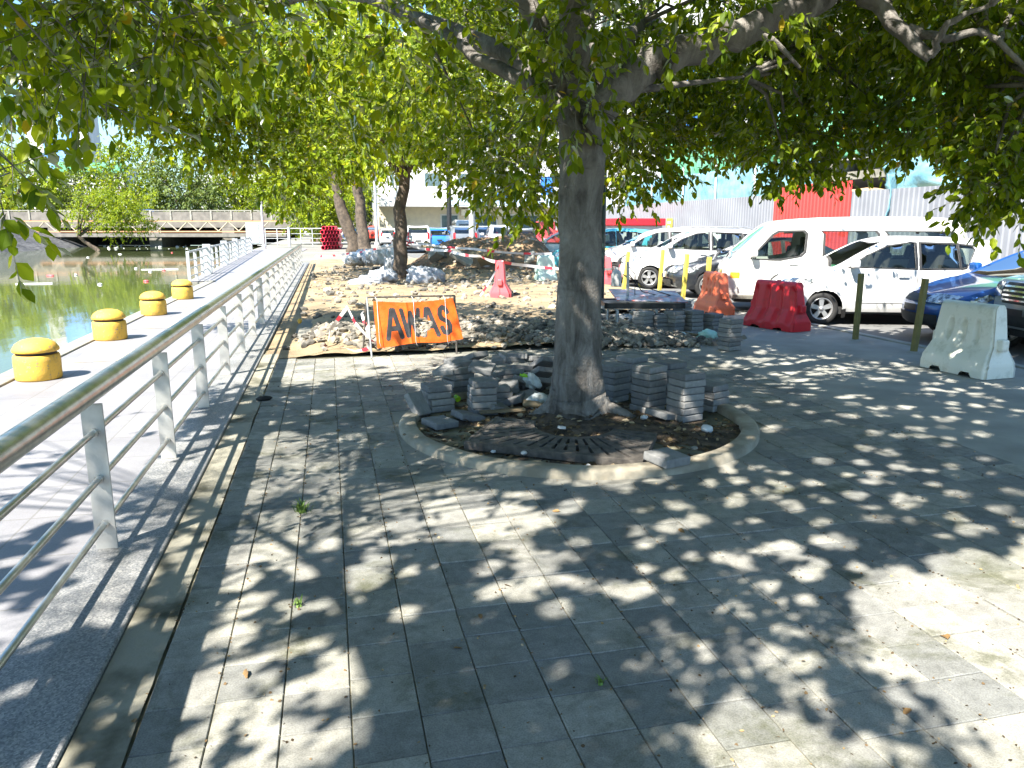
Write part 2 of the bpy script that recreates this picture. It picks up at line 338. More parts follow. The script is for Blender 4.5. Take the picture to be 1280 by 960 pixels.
def thing(name, label, cat, loc=(0, 0, 0), rz=0, group=None, scale=1):
    o = bpy.data.objects.new(name, None); COL.objects.link(o); o.location = tuple(map(float, loc)); o.rotation_euler = (0, 0, rz); o.scale = (scale,)*3
    return tag(o, label, cat, group)
def tag(o, label, cat, group=None):
    o['label'] = label; o['category'] = cat; o['kind'] = 'thing'
    if group: o['group'] = group
    return o
def struct(o, kind='structure'): o['kind'] = kind; return o
def dup(root, loc=None, rz=None, label=None, group=None, rot=None, scale=None):
    kids = {}
    for o in ALLKIDS(root): kids.setdefault(o.parent, []).append(o)
    def rec(o, par):
        c = o.copy(); COL.objects.link(c)
        if par is not None: c.parent = par
        for k in kids.get(o, []): rec(k, c)
        return c
    r = rec(root, None)
    if loc is not None: r.location = tuple(map(float, loc))
    if rz is not None: r.rotation_euler = (0, 0, rz)
    if rot is not None: r.rotation_euler = rot
    if scale: r.scale = scale if isinstance(scale, tuple) else (scale,)*3
    if label: r['label'] = label
    if group: r['group'] = group
    return r
def ALLKIDS(o):
    out = []
    for c in o.children: out.append(c); out += ALLKIDS(c)
    return out
ORD = ['first', 'second', 'third', 'fourth', 'fifth', 'sixth', 'seventh', 'eighth', 'ninth', 'tenth', 'eleventh', 'twelfth', 'thirteenth', 'fourteenth', 'fifteenth', 'sixteenth', 'seventeenth', 'eighteenth', 'nineteenth', 'twentieth', 'twenty-first', 'twenty-second', 'twenty-third']

# ================================================================== SETTING
def sheet(name, poly, z, mat, skirt=0):
    mb = MB(); n = len(poly); mb.add([(x, y, z) for x, y in poly], [tuple(range(n))])
    if skirt: mb.add([(x, y, z) for x, y in poly]+[(x, y, z-skirt) for x, y in poly], [(i, n+i, n+(i+1) % n, (i+1) % n) for i in range(n)])
    return struct(mb.build(name, mat))
QX = -3.78
ground = sheet('ground', [(QX+.02, -60), (900, -60), (900, 1500), (-5.5, 1500), (-5.5, 56), (-4.72, 36), (-4.4, 25.2), (QX+.02, 25.2)], -.03, M['ground'], 2.5)
far_bank = sheet('far_bank', [(-900, -60), (-46, -60), (-44, 60), (-40, 100), (-36, 160), (-30, 1500), (-900, 1500)], .3, M['ground'], 2.5)
wm = MB(); wm.add([(-300, -60, -1.05), (-3, -60, -1.05), (-3, 1500, -1.05), (-300, 1500, -1.05)], [(0, 1, 2, 3)])
struct(wm.build('water', M['water']))
walkway = sheet('walkway', [(QX+.27, -20), (-1.33, -20), (-1.33, 37.5), (-2.2, 37.5), (-1.6, 60), (-5.3, 60), (-4.3, 25.5), (QX+.27, 25.5)], -.004, M['walk'])
mb = MB(); mb.box((QX+.13, 2.75, -.60), (.27, 45.5, 1.24)); struct(mb.build('quay_edge', M['cement'], bevel=.015))
mb = MB(); mb.box((-1.13, 8, -.08), (.40, 58, .2)); struct(mb.build('terrazzo_kerb', M['terrazzo'], bevel=.008))
sheet('mossy_strip', [(-.925, -10), (-.74, -10)]+[(-.728+.02*(float(fbm(y*2.3, 1, 12))-.4), y) for y in np.arange(-9.9, 10.5, .12)]+[(-.72, 10.6), (-.925, 10.6)], .003, M['moss'])
sheet('paving_bed', [(-.92, -6), (4.83, -6), (4.83, 10.9), (-.92, 11.0)], -.008, M['joint'])
sheet('pavement', [(4.8, -6), (8.15, -6), (8.15, 40), (5.2, 40), (5.2, 10.3), (4.8, 10.3)], -.006, M['conc'])
sheet('parking_lot', [(8.15, -10), (60, -10), (60, 71), (4, 71), (4.6, 40), (8.15, 40)], -.018, M['asphalt'])
mb = MB(); mb.box((8.2, 15, -.06), (.12, 50, .16)); struct(mb.build('lot_kerb', M['conc'], bevel=.012))
# repaired sandy patches beside the bollards
def blob(cx, cy, rx, ry, n=26, s=0, j=.25):
    return [(cx+rx*math.cos(t)*(1-j*vn(3*math.cos(t)+9, 3*math.sin(t)+9, s)), cy+ry*math.sin(t)*(1-j*vn(3*math.cos(t)+9, 3*math.sin(t)+9, s+5))) for t in np.linspace(0, 2*math.pi, n, False)]
for i, (x, y) in enumerate([(-2.9, 11.0), (-2.95, 14.3), (-3.05, 17.8)]):
    sheet('repair_patch', [(x-.35, y-.5), (x+.5, y-.42), (x+.42, y+.5), (x-.42, y+.42)], .001+.0005*i, M['patch'])
# paving tiles
def tiles():
    V = []; F = []; T = []; S = .24; pc = np.array([2.05, 6.2])
    for i in range(-3, 20):
        off = vn(i*7.3, 1.7, 3)*.5*S if i % 5 == 0 else 0.02*vn(i*3.1, 5, 4)
        for j in range(-8, 43):
            cx = (i+.5)*S; cy = (j+.5)*S+off
            if np.hypot(cx-pc[0], cy-pc[1]) < 1.68 or cy > 10.0+.35*vn(cx*2, 1, 8): continue
            if cy < .5 and False: continue
            h = S/2-.0022; z0 = .002*(rng.random()-.5); tx, ty = (rng.random(2)-.5)*.014
            if rng.random() < .10: z0 += .007
            b = len(V); bv = .003
            for (sx, sy) in ((-1, -1), (1, -1), (1, 1), (-1, 1)):
                V.append((cx+sx*(h-bv), cy+sy*(h-bv), z0+tx*sx*.24+ty*sy*.24))
            for (sx, sy) in ((-1, -1), (1, -1), (1, 1), (-1, 1)):
                V.append((cx+sx*h, cy+sy*h, z0+tx*sx*.24+ty*sy*.24-.004))
            for (sx, sy) in ((-1, -1), (1, -1), (1, 1), (-1, 1)):
                V.append((cx+sx*h, cy+sy*h, -.02))
            F.append((b, b+1, b+2, b+3))
            for q in (0, 4):
                for k in range(4): F.append((b+q+k, b+q+4+k, b+q+4+(k+1) % 4, b+q+(k+1) % 4))
            T += [rng.random()**1.2 if rng.random() > .06 else 0.0]*12
    return struct(npmesh('paving_tiles', V, F, M['tile'], tint=T))
tiles()
mb = MB(); plate(mb, [(2.05+1.98*math.cos(t)*(1-.06*vn(t*3, 1, 2)), 6.2+1.98*math.sin(t)*(1-.06*vn(t*3, 2, 2))) for t in np.linspace(0, 2*math.pi, 60, False)], [[(2.05+1.42*math.cos(t), 6.2+1.42*math.sin(t)) for t in np.linspace(0, 2*math.pi, 60, False)]], -.02, -.005)
struct(mb.build('cement_infill', M['cement']))

def grid_surface(name, x0, x1, y0, y1, nx, ny, fz, mat, parent=None, mask=None, smooth=True):
    X, Y = np.meshgrid(np.linspace(x0, x1, nx), np.linspace(y0, y1, ny)); Z = fz(X, Y)
    V = np.stack([X, Y, Z], -1).reshape(-1, 3); I = np.arange(nx*ny).reshape(ny, nx)
    F = np.stack([I[:-1, :-1], I[:-1, 1:], I[1:, 1:], I[1:, :-1]], -1).reshape(-1, 4)
    if mask is not None:
        c = V[F].mean(1); F = F[mask(c[:, 0], c[:, 1])]
    return npmesh(name, V, F, mat, parent, smooth=smooth)
def gauss(X, Y, cx, cy, rx, ry, a=0):
    dx, dy = X-cx, Y-cy; u = dx*math.cos(a)+dy*math.sin(a); v = -dx*math.sin(a)+dy*math.cos(a)
    return np.exp(-(u/rx)**2-(v/ry)**2)
def dirt_z(X, Y):
    e = np.clip((X+.78)/.35, 0, 1)*np.clip((Y-9.85+.3*vn(X*1.5, Y*0, 4))/.45, 0, 1)*np.clip((8.0-X)/.6, 0, 1)
    z = .05+.10*(fbm(X*.9, Y*.9, 2)-.5)+.06*(fbm(X*4, Y*4, 9)-.5)
    z = z+.20*gauss(X, Y, 2.6, 11.3, 1.25, .65, .1)+.16*gauss(X, Y, 3.9, 10.6, .9, .45)+.16*gauss(X, Y, .1, 11.6, .6, .8)
    z = z-.16*gauss(X, Y, -.5, 13.2, .16, 2.2)
    z = z+1.15*gauss(X, Y, 5.3, 26.5, 1.5, 1.5)*(.7+.6*fbm(X*1.5, Y*1.5, 5))+.95*gauss(X, Y, 7.0, 26.5, 1.1, 1.6)*(.7+.6*fbm(X*1.6, Y*1.6, 7))+.7*gauss(X, Y, 3.9, 27.8, 1.0, 1.2)
    return -.006+e*np.maximum(z+.012, -.2)
struct(grid_surface('bare_earth', -.9, 8.1, 9.6, 40, 200, 420, dirt_z, M['dirt'], mask=lambda x, y: ((y < 9.9+.3*(x < 9)) == False) & ((x < 5.1) | (y > 14) | (x > 99)) & ~((x > 6.9) & (y < 18))))
def pit_z(X, Y): return -.035+.05*fbm(X*5, Y*5, 3)+.10*gauss(X, Y, 2.11, 6.35, .5, .5)+.03*gauss(X, Y, 2.9, 5.6, .4, .25)
struct(grid_surface('pit_soil', .55, 3.55, 4.7, 7.7, 90, 90, pit_z, M['soil'], mask=lambda x, y: np.hypot(x-2.05, y-6.2) < 1.46))
M['brown'] = pm('brown clay', (.27, .17, .095), (.12, .08, .05), 2.2, .95, .9, 14, dist=.05)
struct(grid_surface('earth_mound', 2.2, 8.1, 22.5, 30.5, 130, 130, lambda X, Y: dirt_z(X, Y)+.02+.16*(fbm(X*3.2, Y*3.2, 31)-.45), M['brown'], mask=lambda x, y: gauss(x, y, 5.3, 26.5, 1.9, 1.9)+gauss(x, y, 7.0, 26.5, 1.4, 1.9)+gauss(x, y, 3.9, 27.8, 1.4, 1.5)+.25*(fbm(x*2, y*2, 8)-.5) > .42))
# kerb ring round the pit
mb = MB(); mb.lathe([(1.40, -.05), (1.40, .05), (1.415, .062), (1.525, .058), (1.545, .04), (1.55, -.05)], 96); mb.v = [(x+2.05, y+6.2, z+.012*(vn(x*3, y*3, 5)-.5)*(z > 0)) for x, y, z in mb.v]
tag(mb.build('tree_pit_kerb', M['kerbring']), 'round weathered concrete kerb ring around the big tree', 'kerb')

# ------------------------------------------------------------------ railings
HR = thing('handrail_fence', 'stainless steel railing with thick round top rail running along the walkway', 'railing', (-1.22, 0, 0))
ys = [4.17+1.64*k for k in range(-4, 20)]
for y in ys:
    mb = MB(); mb.box((0, y, .415), (.105, .012, .79)); mb.build('post', M['steelflat'], HR, bevel=.002, seg=1)
mb = MB(); mb.tube([(0, ys[0]-1, .872), (0, ys[-1]+.1, .872)], .056, 20); mb.build('top_rail', M['steel'], HR)
for z in (.16, .41, .66):
    mb = MB(); mb.tube([(0, ys[0]-1, z), (0, ys[-1], z)], .0165, 10)
    for y in ys[:14]: mb.tube([(0, y-.03, z), (0, y-.006, z)], .024, 10)
    mb.build('rail', M['steel'], HR)
def balustrade(name, label, pts, h, sp, mat, big=4, picket=False):
    root = thing(name, label, 'railing', (*pts[0], 0)); P0 = Vector((*pts[0], 0)); k = 0
    for a, b in zip(pts[:-1], pts[1:]):
        a = Vector((*a, 0))-P0; b = Vector((*b, 0))-P0; L = (b-a).length; n = max(1, round(L/sp)); ang = math.atan2((b-a).y, (b-a).x)
        for i in range(n):
            p = a+(b-a)*i/n; mb = MB(); wd = .26 if k % big == big-1 else .09
            mb.box((p.x, p.y, h/2+(.05 if wd > .1 else 0)), (wd*.7, wd, h+(.1 if wd > .1 else 0)), ang); mb.build('post', mat, root); k += 1
        for z in ((h-.03, .035), (h*.7, .018), (h*.45, .018), (h*.2, .018)):
            mb = MB(); mb.tube([a+Vector((0, 0, z[0])), b+Vector((0, 0, z[0]))], z[1], 8); mb.build('rail', mat, root)
    return root
balustrade('waterside_railing', 'grey waterside railing with stout posts beyond the last yellow bollard', [(-4.12, 24.6), (-4.5, 36), (-5.2, 57)], .95, 1.55, M['galv'])
balustrade('cross_fence', 'pale metal fence crossing the far end of the walkway', [(-5.0, 66), (1.5, 65)], 1.5, 1.0, M['galv'], 3)

# ------------------------------------------------------------------ bollards
def bollard():
    r = thing('bollard', '', 'bollard'); n = 40
    mb = MB(); mb.lathe([(0, .0), (.225, 0), (.235, .015), (.235, .10), (.238, .2), (.232, .265), (.222, .28), (0, .282)], n); mb.build('base_drum', M['yellow'], r)
    mb = MB(); mb.lathe([(.205, .28), (.20, .315)], n); mb.build('neck', M['black'], r)
    mb = MB(); mb.lathe([(0, .312), (.225, .312), (.236, .322), (.232, .35), (.20, .40), (.14, .438), (.07, .455), (0, .458)], n); mb.build('cap', M['yellow'], r); return r
bl = ['yellow mushroom bollard closest to the camera, left edge of the walkway', 'yellow mushroom bollard second from the front, beside the first sandy patch', 'yellow mushroom bollard third from the front along the water edge', 'yellow mushroom bollard farthest along, just before the waterside railing starts']
b0 = bollard(); b0['group'] = 'yellow bollards along the water edge'
for i, (x, y) in enumerate([(-3.28, 9.5), (-3.32, 12.65), (-3.38, 16.0), (-3.43, 19.4)]):
    o = b0 if i == 0 else dup(b0); o.location = (x, y, 0); o.rotation_euler.z = i*.7; o['label'] = bl[i]

# ================================================================== TREES
TAN = 1/math.tan(SUN_EL); SX, SY = TAN*math.cos(SUN_AZ), TAN*math.sin(SUN_AZ)
def leaves(B, D, ln, wd, seed=0, tint=None):
    """B base points, D unit directions: one folded six-point leaf each"""
    r = np.random.default_rng(seed); n = len(B); D = D/np.linalg.norm(D, axis=1, keepdims=True)
    up = r.normal(size=(n, 3))*.55+np.array([0, 0, 1.0]); S = np.cross(D, up); S /= np.linalg.norm(S, axis=1, keepdims=True)+1e-9; N = np.cross(S, D)
    L = (ln*(.5+.8*r.random(n)))[:, None]; W = (wd*(.75+.5*r.random(n)))[:, None]*L/ln
    mid = B+D*L*.30-N*L*.0; m2 = B+D*L*.68-N*L*.05; tip = B+D*L-N*L*(.10+.1*r.random((n, 1)))
    V = np.stack([B, mid+S*W*.46+N*L*.05, m2+S*W*.42+N*L*.0, tip, m2-S*W*.42+N*L*.0, mid-S*W*.46+N*L*.05], 1).reshape(-1, 3)
    i = np.arange(n)[:, None]*6
    F = np.concatenate([i+np.array([[0, 1, 2, 3]]), i+np.array([[0, 3, 4, 5]])], 1).reshape(-1, 4)
    t = np.clip(r.normal(.45, .26, n), 0, .93) if tint is None else tint
    t = np.where(r.random(n) < .008, 1.0, t)
    return V, F, np.repeat(t, 6)
def twig_leaves(C, Rr, ntw, nl, tl, seed, droop=.35, squash=.8, shell=.45):
    """twigs spread through ball-like clumps: returns leaf bases, directions, twig segments"""
    r = np.random.default_rng(seed); B = []; D = []; TW = []
    for c, rad, k in zip(C, Rr, ntw):
        k = int(k); d = r.normal(size=(k, 3)); d /= np.linalg.norm(d, axis=1, keepdims=True)
        p = c+d*(rad*(shell+(1-shell)*r.random((k, 1))**.6))*np.array([1, 1, squash])
        td = d*.8+r.normal(size=(k, 3))*.5+np.array([0, 0, -droop]); td /= np.linalg.norm(td, axis=1, keepdims=True)
        L = tl*(.6+.8*r.random((k, 1))); TW.append((p, p+td*L))
        u = np.linspace(.12, 1, nl)[None, :, None]; side = np.cross(td, r.normal(size=(k, 3))); side /= np.linalg.norm(side, axis=1, keepdims=True); s2 = np.cross(td, side)
        ph = np.arange(nl)[None, :, None]*2.4+r.random((k, 1, 1))*6
        q = p[:, None]+td[:, None]*L[:, None]*u
        ld = td[:, None]*(.45+.5*u)+(side[:, None]*np.cos(ph)+s2[:, None]*np.sin(ph))*.8+np.array([0, 0, -.45])+r.normal(size=(k, nl, 3))*.2
        B.append(q.reshape(-1, 3)); D.append(ld.reshape(-1, 3))
    return np.concatenate(B), np.concatenate(D), TW
def twig_mesh(TW, keep_frac, rad, parent, seed=1):
    r = np.random.default_rng(seed); A = np.concatenate([a for a, b in TW]); Bb = np.concatenate([b for a, b in TW]); k = r.random(len(A)) < keep_frac; W0 = A+np.array(parent.location); k &= lit_map(W0[:, 0]+W0[:, 2]*SX, W0[:, 1]+W0[:, 2]*SY) < .3; A, Bb = A[k], Bb[k]
    d = Bb-A; d /= np.linalg.norm(d, axis=1, keepdims=True); s = np.cross(d, [.3, .2, 1.0]); s /= np.linalg.norm(s, axis=1, keepdims=True)+1e-9; t = np.cross(d, s); V = []
    for e, rr in ((A-d*.15, rad), (Bb, rad*.4)):
        for a in (0, 2.1, 4.2): V.append(e+(s*math.cos(a)+t*math.sin(a))*rr)
    V = np.stack(V, 1).reshape(-1, 3); i = np.arange(len(A))[:, None]*6
    F = np.concatenate([i+np.array([[k, (k+1) % 3, 3+(k+1) % 3, 3+k]]) for k in range(3)], 1).reshape(-1, 4)
    return npmesh('twigs', V, F, M['bark'], parent)
def limb(mb, pts, rads, n=14, sub=5, jit=.03, seed=0):
    """a wandering tapered limb through the given points"""
    pts = [np.array(p, float) for p in pts]; P = []; Q = []
    ext = [2*pts[0]-pts[1]]+pts+[2*pts[-1]-pts[-2]]
    for i in range(1, len(ext)-2):
        p0, p1, p2, p3 = ext[i-1:i+3]
        for t in np.linspace(0, 1, sub, False):
            P.append(.5*((2*p1)+(-p0+p2)*t+(2*p0-5*p1+4*p2-p3)*t*t+(-p0+3*p1-3*p2+p3)*t**3)); Q.append(rads[i-1]*(1-t)+rads[i]*t)
    P.append(pts[-1]); Q.append(rads[-1])
    r = np.random.default_rng(seed)
    for k in range(1, len(P)-1): P[k] = P[k]+r.normal(size=3)*jit*min(1, Q[k]*8)
    b = len(mb.v); mb.tube(P, Q, n)
    for k in range(b, b+len(P)*n):
        x, y, z = mb.v[k]; c = P[(k-b)//n]; d = np.array([x, y, z])-c; q = Q[(k-b)//n]; a = ((k-b) % n)/n*6.283
        f = 1+.10*math.sin(3*a+z*1.1+seed)+.16*(float(fbm(math.cos(a)*1.6+seed, z*2.2+math.sin(a)*1.6, 3))-.5)
        mb.v[k] = tuple(c+d*f)
    return P
def tubes_to(mb, nodes, C, rad, seed=0, n=5, off=None):
    r = np.random.default_rng(seed); nodes = np.array(nodes)
    for c in C:
        if off is not None:
            w_ = c+off
            if lit_map(np.array([w_[0]+w_[2]*SX]), np.array([w_[1]+w_[2]*SY]))[0] > .3: continue
        i = np.argmin(np.linalg.norm(nodes-c, axis=1)+.6*np.maximum(0, nodes[:, 2]-c[2])); a = nodes[i]; L = np.linalg.norm(c-a)
        m = a*.5+c*.5+np.array([0, 0, .18*L])+r.normal(size=3)*.06*L
        mb.tube([a, a*.6+m*.4, m, m*.4+c*.6, c], [rad*.9, rad*.8, rad*.6, rad*.4, rad*.2], n, False)

# how sunny the ground is where each leaf's shadow falls (shapes the openings in the crowns)
def lit_map(x, y):
    L = np.full_like(x, .06)
    def up(v, cx, cy, rx, ry, p=2):
        nonlocal L
        d = (np.abs((x-cx)/rx)**p+np.abs((y-cy)/ry)**p); L = np.maximum(L, v*np.clip(1.6-d, 0, 1))
    up(1, 3.3, 1.85, 1.3, 1.35, 3); up(.9, 1.35, 1.95, .3, .25); up(.5, 2.0, 3.3, .7, .5); up(.65, -.05, 3.5, .5, .75); up(.5, -.35, 2.6, .35, .4); up(.3, .9, 4.3, .8, .5)
    up(.35, 3.2, 4.4, 1.2, .6); up(.4, 5.6, 7.2, 1.2, 1.6); up(.5, .6, 9.3, 1.4, .8)
    up(.95, 1.6, 16.4, 3.4, 4.0, 4); up(.45, .2, 11.2, 1.2, 1.0); up(.85, -2.6, 12, 1.2, 6.0, 4); up(.45, -2.2, 4.0, .9, 1.2, 3); up(.95, -2.4, 7.2, 1.2, 2.6, 3); up(.9, -2.6, 6.6, 1.0, 1.0, 3)
    up(1, 12.8, 20.5, 4.7, 10.2, 8); up(.3, 11, 8, 3.2, 3.2, 4); up(.6, 8.2, 16, 1.0, 5)
    return L
_U = 3.2; _RES = .015; _n = 1800; DISC = np.zeros((_n, _n), bool)
def _uv(gx, gy): return ((gx-2)*math.cos(SUN_AZ)+(gy-4)*math.sin(SUN_AZ))*math.sin(SUN_EL), -(gx-2)*math.sin(SUN_AZ)+(gy-4)*math.cos(SUN_AZ)
def _discs():  # round gaps cut through the crowns along the sun rays to make sun spots
    r = np.random.default_rng(99); N = 34000
    for i in range(N):
        u, v = (r.random(2)-.5)*_n*_RES; dens = float(vn(u/.8, v/.8, 55))
        g1, g2 = u/math.sin(SUN_EL), v; gx = np.array([2+g1*math.cos(SUN_AZ)-g2*math.sin(SUN_AZ)]); gy = np.array([4+g1*math.sin(SUN_AZ)+g2*math.cos(SUN_AZ)])
        if r.random() > .10+.45*max(0, dens-.3)+.9*float(lit_map(gx, gy)[0])*(.35+1.3*max(0, dens-.25)): continue
        R_ = (.040+.036*r.random()**1.5); ci, cj = int(u/_RES+_n/2), int(v/_RES+_n/2); k = int(R_/_RES)+1
        if not (k < ci < _n-k-1 and k < cj < _n-k-1): continue
        A_, B_ = np.mgrid[-k:k+1, -k:k+1]; DISC[ci-k:ci+k+1, cj-k:cj+k+1] |= (A_*A_+B_*B_)*_RES**2 < R_*R_
_discs()
def open_keep(B, D, amt=1.0, seed=21):
    gx, gy = B[:, 0]+B[:, 2]*SX, B[:, 1]+B[:, 2]*SY
    n = .45*vn(gx/.26, gy/.26, seed)+.55*vn(gx/.11, gy/.11, seed+3); n = np.clip((n-.18)/.64, 0, 1)
    # crown leaves are dropped on purpose to let the sun through to the low hanging leaves at the left
    h = np.maximum(B[:, 2]-3.0, 0); qx, qy = B[:, 0]+h*SX, B[:, 1]+h*SY
    thin = np.maximum(np.clip((.9-qx)/.9, 0, 1)*np.clip((qy-6.0)/1.5, 0, 1)*.9, gauss(qx, qy, -2.0, 3.0, 2.2, 1.8)*1.0)*(B[:, 2] > 3.9)
    m2 = .5*vn(qx/.5, qy/.5, seed+8)+.5*vn(qx/.2, qy/.2, seed+9); m2 = np.clip((m2-.18)/.64, 0, 1)
    hit = np.zeros(len(B), bool)
    for e in (-.036, -.012, .012, .036):
        Q = B+e*D; u, v = _uv(Q[:, 0]+Q[:, 2]*SX, Q[:, 1]+Q[:, 2]*SY); hit |= DISC[np.clip((u/_RES+_n/2).astype(int), 0, _n-1), np.clip((v/_RES+_n/2).astype(int), 0, _n-1)]
    L = lit_map(gx, gy); L = np.where(L > .75, L, 0)
    return (n > L*amt) & (m2 > thin) & ~hit

# ---- the big tree in the pit
def main_tree():
    T = thing('pit_tree', 'large broad-leaved tree with thick grey trunk growing in the round pit', 'tree', (2.11, 6.35, 0)); O = np.array([2.11, 6.35, 0]); mb = MB(); nodes = []
    def L(pts, rads, **k): nodes.extend([p for p in limb(mb, [np.array(p)-O for p in pts], rads, **k)][2:])
    L([(2.11, 6.35, -.1), (2.11, 6.35, .03), (2.105, 6.34, .18), (2.09, 6.33, .45), (2.08, 6.33, .95), (2.09, 6.34, 1.5), (2.1, 6.35, 2.1), (2.12, 6.37, 2.5), (2.14, 6.4, 2.85)], [.34, .29, .25, .218, .196, .182, .18, .19, .15], n=40, sub=8, jit=.005, seed=1)
    fork = np.array([2.12, 6.36, 2.45]); tr = len(nodes)
    for a, lng, rr in ((-.35, .30, .05), (2.9, .18, .04), (1.6, .25, .045)):
        d = np.array([math.cos(a), math.sin(a), 0]); limb(mb, [d*.17+np.array([0, 0, .34]), d*.235+np.array([0, 0, .13]), d*(.27+lng*.5)+np.array([0, 0, .04]), d*(.3+lng)+np.array([0, 0, -.03])], [.05, rr*1.3, rr, .02], n=10, jit=.01, seed=int(a*10) % 50)
    L([AT(735, 165, 6.15), AT(772, 112, 6.15), AT(830, 74, 6.2), AT(920, 44, 6.4), AT(1000, 14, 6.6), AT(1090, -50, 6.9), AT(1200, -150, 7.4)], [.15, .135, .125, .125, .10, .085, .05], n=22, seed=2)
    L([AT(742, 165, 6.2), AT(768, 128, 6.2), AT(795, 114, 6.3), AT(850, 106, 6.7), AT(930, 96, 7.4)], [.075, .055, .04, .025, .012], n=12, seed=3)
    L([AT(722, 170, 6.2), AT(700, 118, 6.15), AT(682, 60, 6.1), AT(655, -10, 6.0), AT(600, -150, 5.9)], [.11, .10, .085, .08, .04], n=18, seed=4)
    L([AT(718, 165, 6.1), AT(695, 122, 6.1), AT(660, 103, 6.2), AT(600, 72, 6.5), AT(545, 35, 6.9), AT(480, -5, 7.5), AT(380, -60, 8.3)], [.085, .075, .062, .052, .043, .036, .02], n=14, seed=5)
    L([AT(695, 85, 6.1), AT(672, 40, 6.3), AT(640, -20, 6.8)], [.028, .022, .015], n=8, seed=6)
    L([(2.14, 6.4, 2.6), (2.2, 6.7, 3.4), (2.0, 7.1, 4.3), (2.2, 7.3, 5.6)], [.13, .11, .09, .05], n=16, seed=7)
    L([(2.1, 6.3, 2.6), (1.7, 5.6, 3.6), (1.2, 4.8, 4.5), (.4, 4.0, 5.3)], [.10, .085, .06, .03], n=14, seed=8)
    L([(2.14, 6.4, 2.7), (3.0, 7.8, 3.5), (3.9, 9.2, 4.1), (4.8, 10.6, 4.3)], [.10, .08, .06, .03], n=14, seed=9)
    L([(2.14, 6.4, 2.75), (1.2, 7.9, 3.6), (.2, 9.3, 4.2), (-.9, 10.5, 4.2)], [.09, .075, .055, .03], n=14, seed=10)
    L([AT(1040, -20, 6.7), AT(1095, 2, 6.6), AT(1130, 42, 6.5), AT(1163, 72, 6.4)], [.075, .07, .06, .045], n=12, seed=11)
    L([AT(1135, 35, 6.5), AT(1185, 48, 6.4), AT(1235, 42, 6.4), AT(1300, 105, 6.3)], [.04, .034, .028, .016], n=10, seed=12)
    L([AT(1163, 70, 6.4), AT(1185, 30, 6.2), AT(1240, 5, 6.0)], [.032, .028, .016], n=10, seed=13)
    L([AT(900, 55, 6.4), AT(955, 45, 6.4), AT(1000, 85, 6.5)], [.04, .03, .012], n=10, seed=14)
    # crown clumps: hanging fringe (ring) and roof
    C = []; Rr = []; K = []; r = np.random.default_rng(5)
    def cl(p, rad, k): C.append(np.array(p)); Rr.append(rad); K.append(k)
    fr = [(660, 235, 8.5, .5), (640, 190, 9, .6), (600, 180, 10, .7), (615, 215, 10, .45), (560, 140, 10, .7), (520, 110, 11, .8), (455, 170, 11.5, .7), (395, 220, 11.5, .6), (350, 238, 11.5, .5), (330, 190, 12, .7), (290, 210, 11.5, .5), (270, 160, 11.5, .7), (410, 130, 12, .8), (210, 170, 11.0, .6), (240, 205, 11, .5), (180, 110, 10.5, .7), (350, 100, 11.5, .8), (470, 60, 11, .8), (250, 70, 10, .7), (370, 250, 11, .3), (120, 120, 10.5, .7), (60, 90, 10, .7), (150, 60, 10, .7), (205, 120, 10.5, .6), (255, 130, 11, .6), (30, 150, 10, .5), (300, 40, 11, .8), (215, 30, 10.5, .8), (380, 40, 11.5, .8), (170, 165, 10.5, .4), (310, 140, 12, .7), (240, 180, 12, .5),
          (790, 225, 9.5, .5), (830, 200, 9.8, .5), (775, 180, 9.5, .5), (850, 150, 10, .6), (810, 120, 10, .6), (905, 140, 10, .6), (900, 90, 10, .6), (960, 150, 9, .6), (985, 200, 8.6, .42), (1030, 195, 8.6, .42), (1040, 140, 8.8, .6), (1100, 150, 8.6, .55), (1000, 90, 9, .6), (1085, 90, 8.8, .6), (1150, 170, 8, .4), (1180, 120, 8, .55), (1225, 165, 7.2, .5), (1250, 225, 7.0, .36), (1275, 200, 7.0, .5), (1280, 120, 7.4, .6), (1220, 70, 7.4, .5), (1330, 180, 7, .6), (1330, 90, 7, .6), (1230, 255, 7.0, .2), (1270, 262, 7.0, .22), (940, 120, 10.5, .8), (1130, 60, 9.5, .7), (880, 60, 10, .6), (800, 60, 10, .7), (730, 30, 10, .6), (700, 150, 11, .7), (600, 90, 11, .7), (985, 222, 8.5, .25), (1000, 60, 10.5, .8), (1220, 20, 9, .8), (1090, 20, 10.5, .8), (950, 20, 10.5, .8), (1290, 30, 8, .7), (900, 165, 11, .7), (960, 100, 11, .9), (1050, 170, 10.5, .6), (1060, 100, 11, .9), (1150, 110, 10, .9), (1230, 130, 9, .8), (850, 110, 11.5, .9), (790, 150, 11.5, .8), (1020, 40, 11, 1.), (1180, 60, 10, 1.), (1120, 165, 9.5, .45), (1000, 5, 7.6, .7), (1080, -5, 7.3, .7), (1160, 10, 7.1, .6), (1240, 0, 6.9, .7), (930, 10, 8, .6), (1290, 40, 6.9, .6), (860, 15, 8.5, .6), (1040, 50, 8, .6), (1200, 50, 7.3, .6)]
    fr = [(x, y-(17 if x > 760 and y > 120 else 40 if x < 300 and y > 100 else 22 if x < 420 and y > 120 else 0), d, rad) for x, y, d, rad in fr]
    for x, y, d, rad in fr: cl(AT(x, y, d), rad, (150 if x > 760 else 140)*rad**1.6+18)
    nfr = len(C)
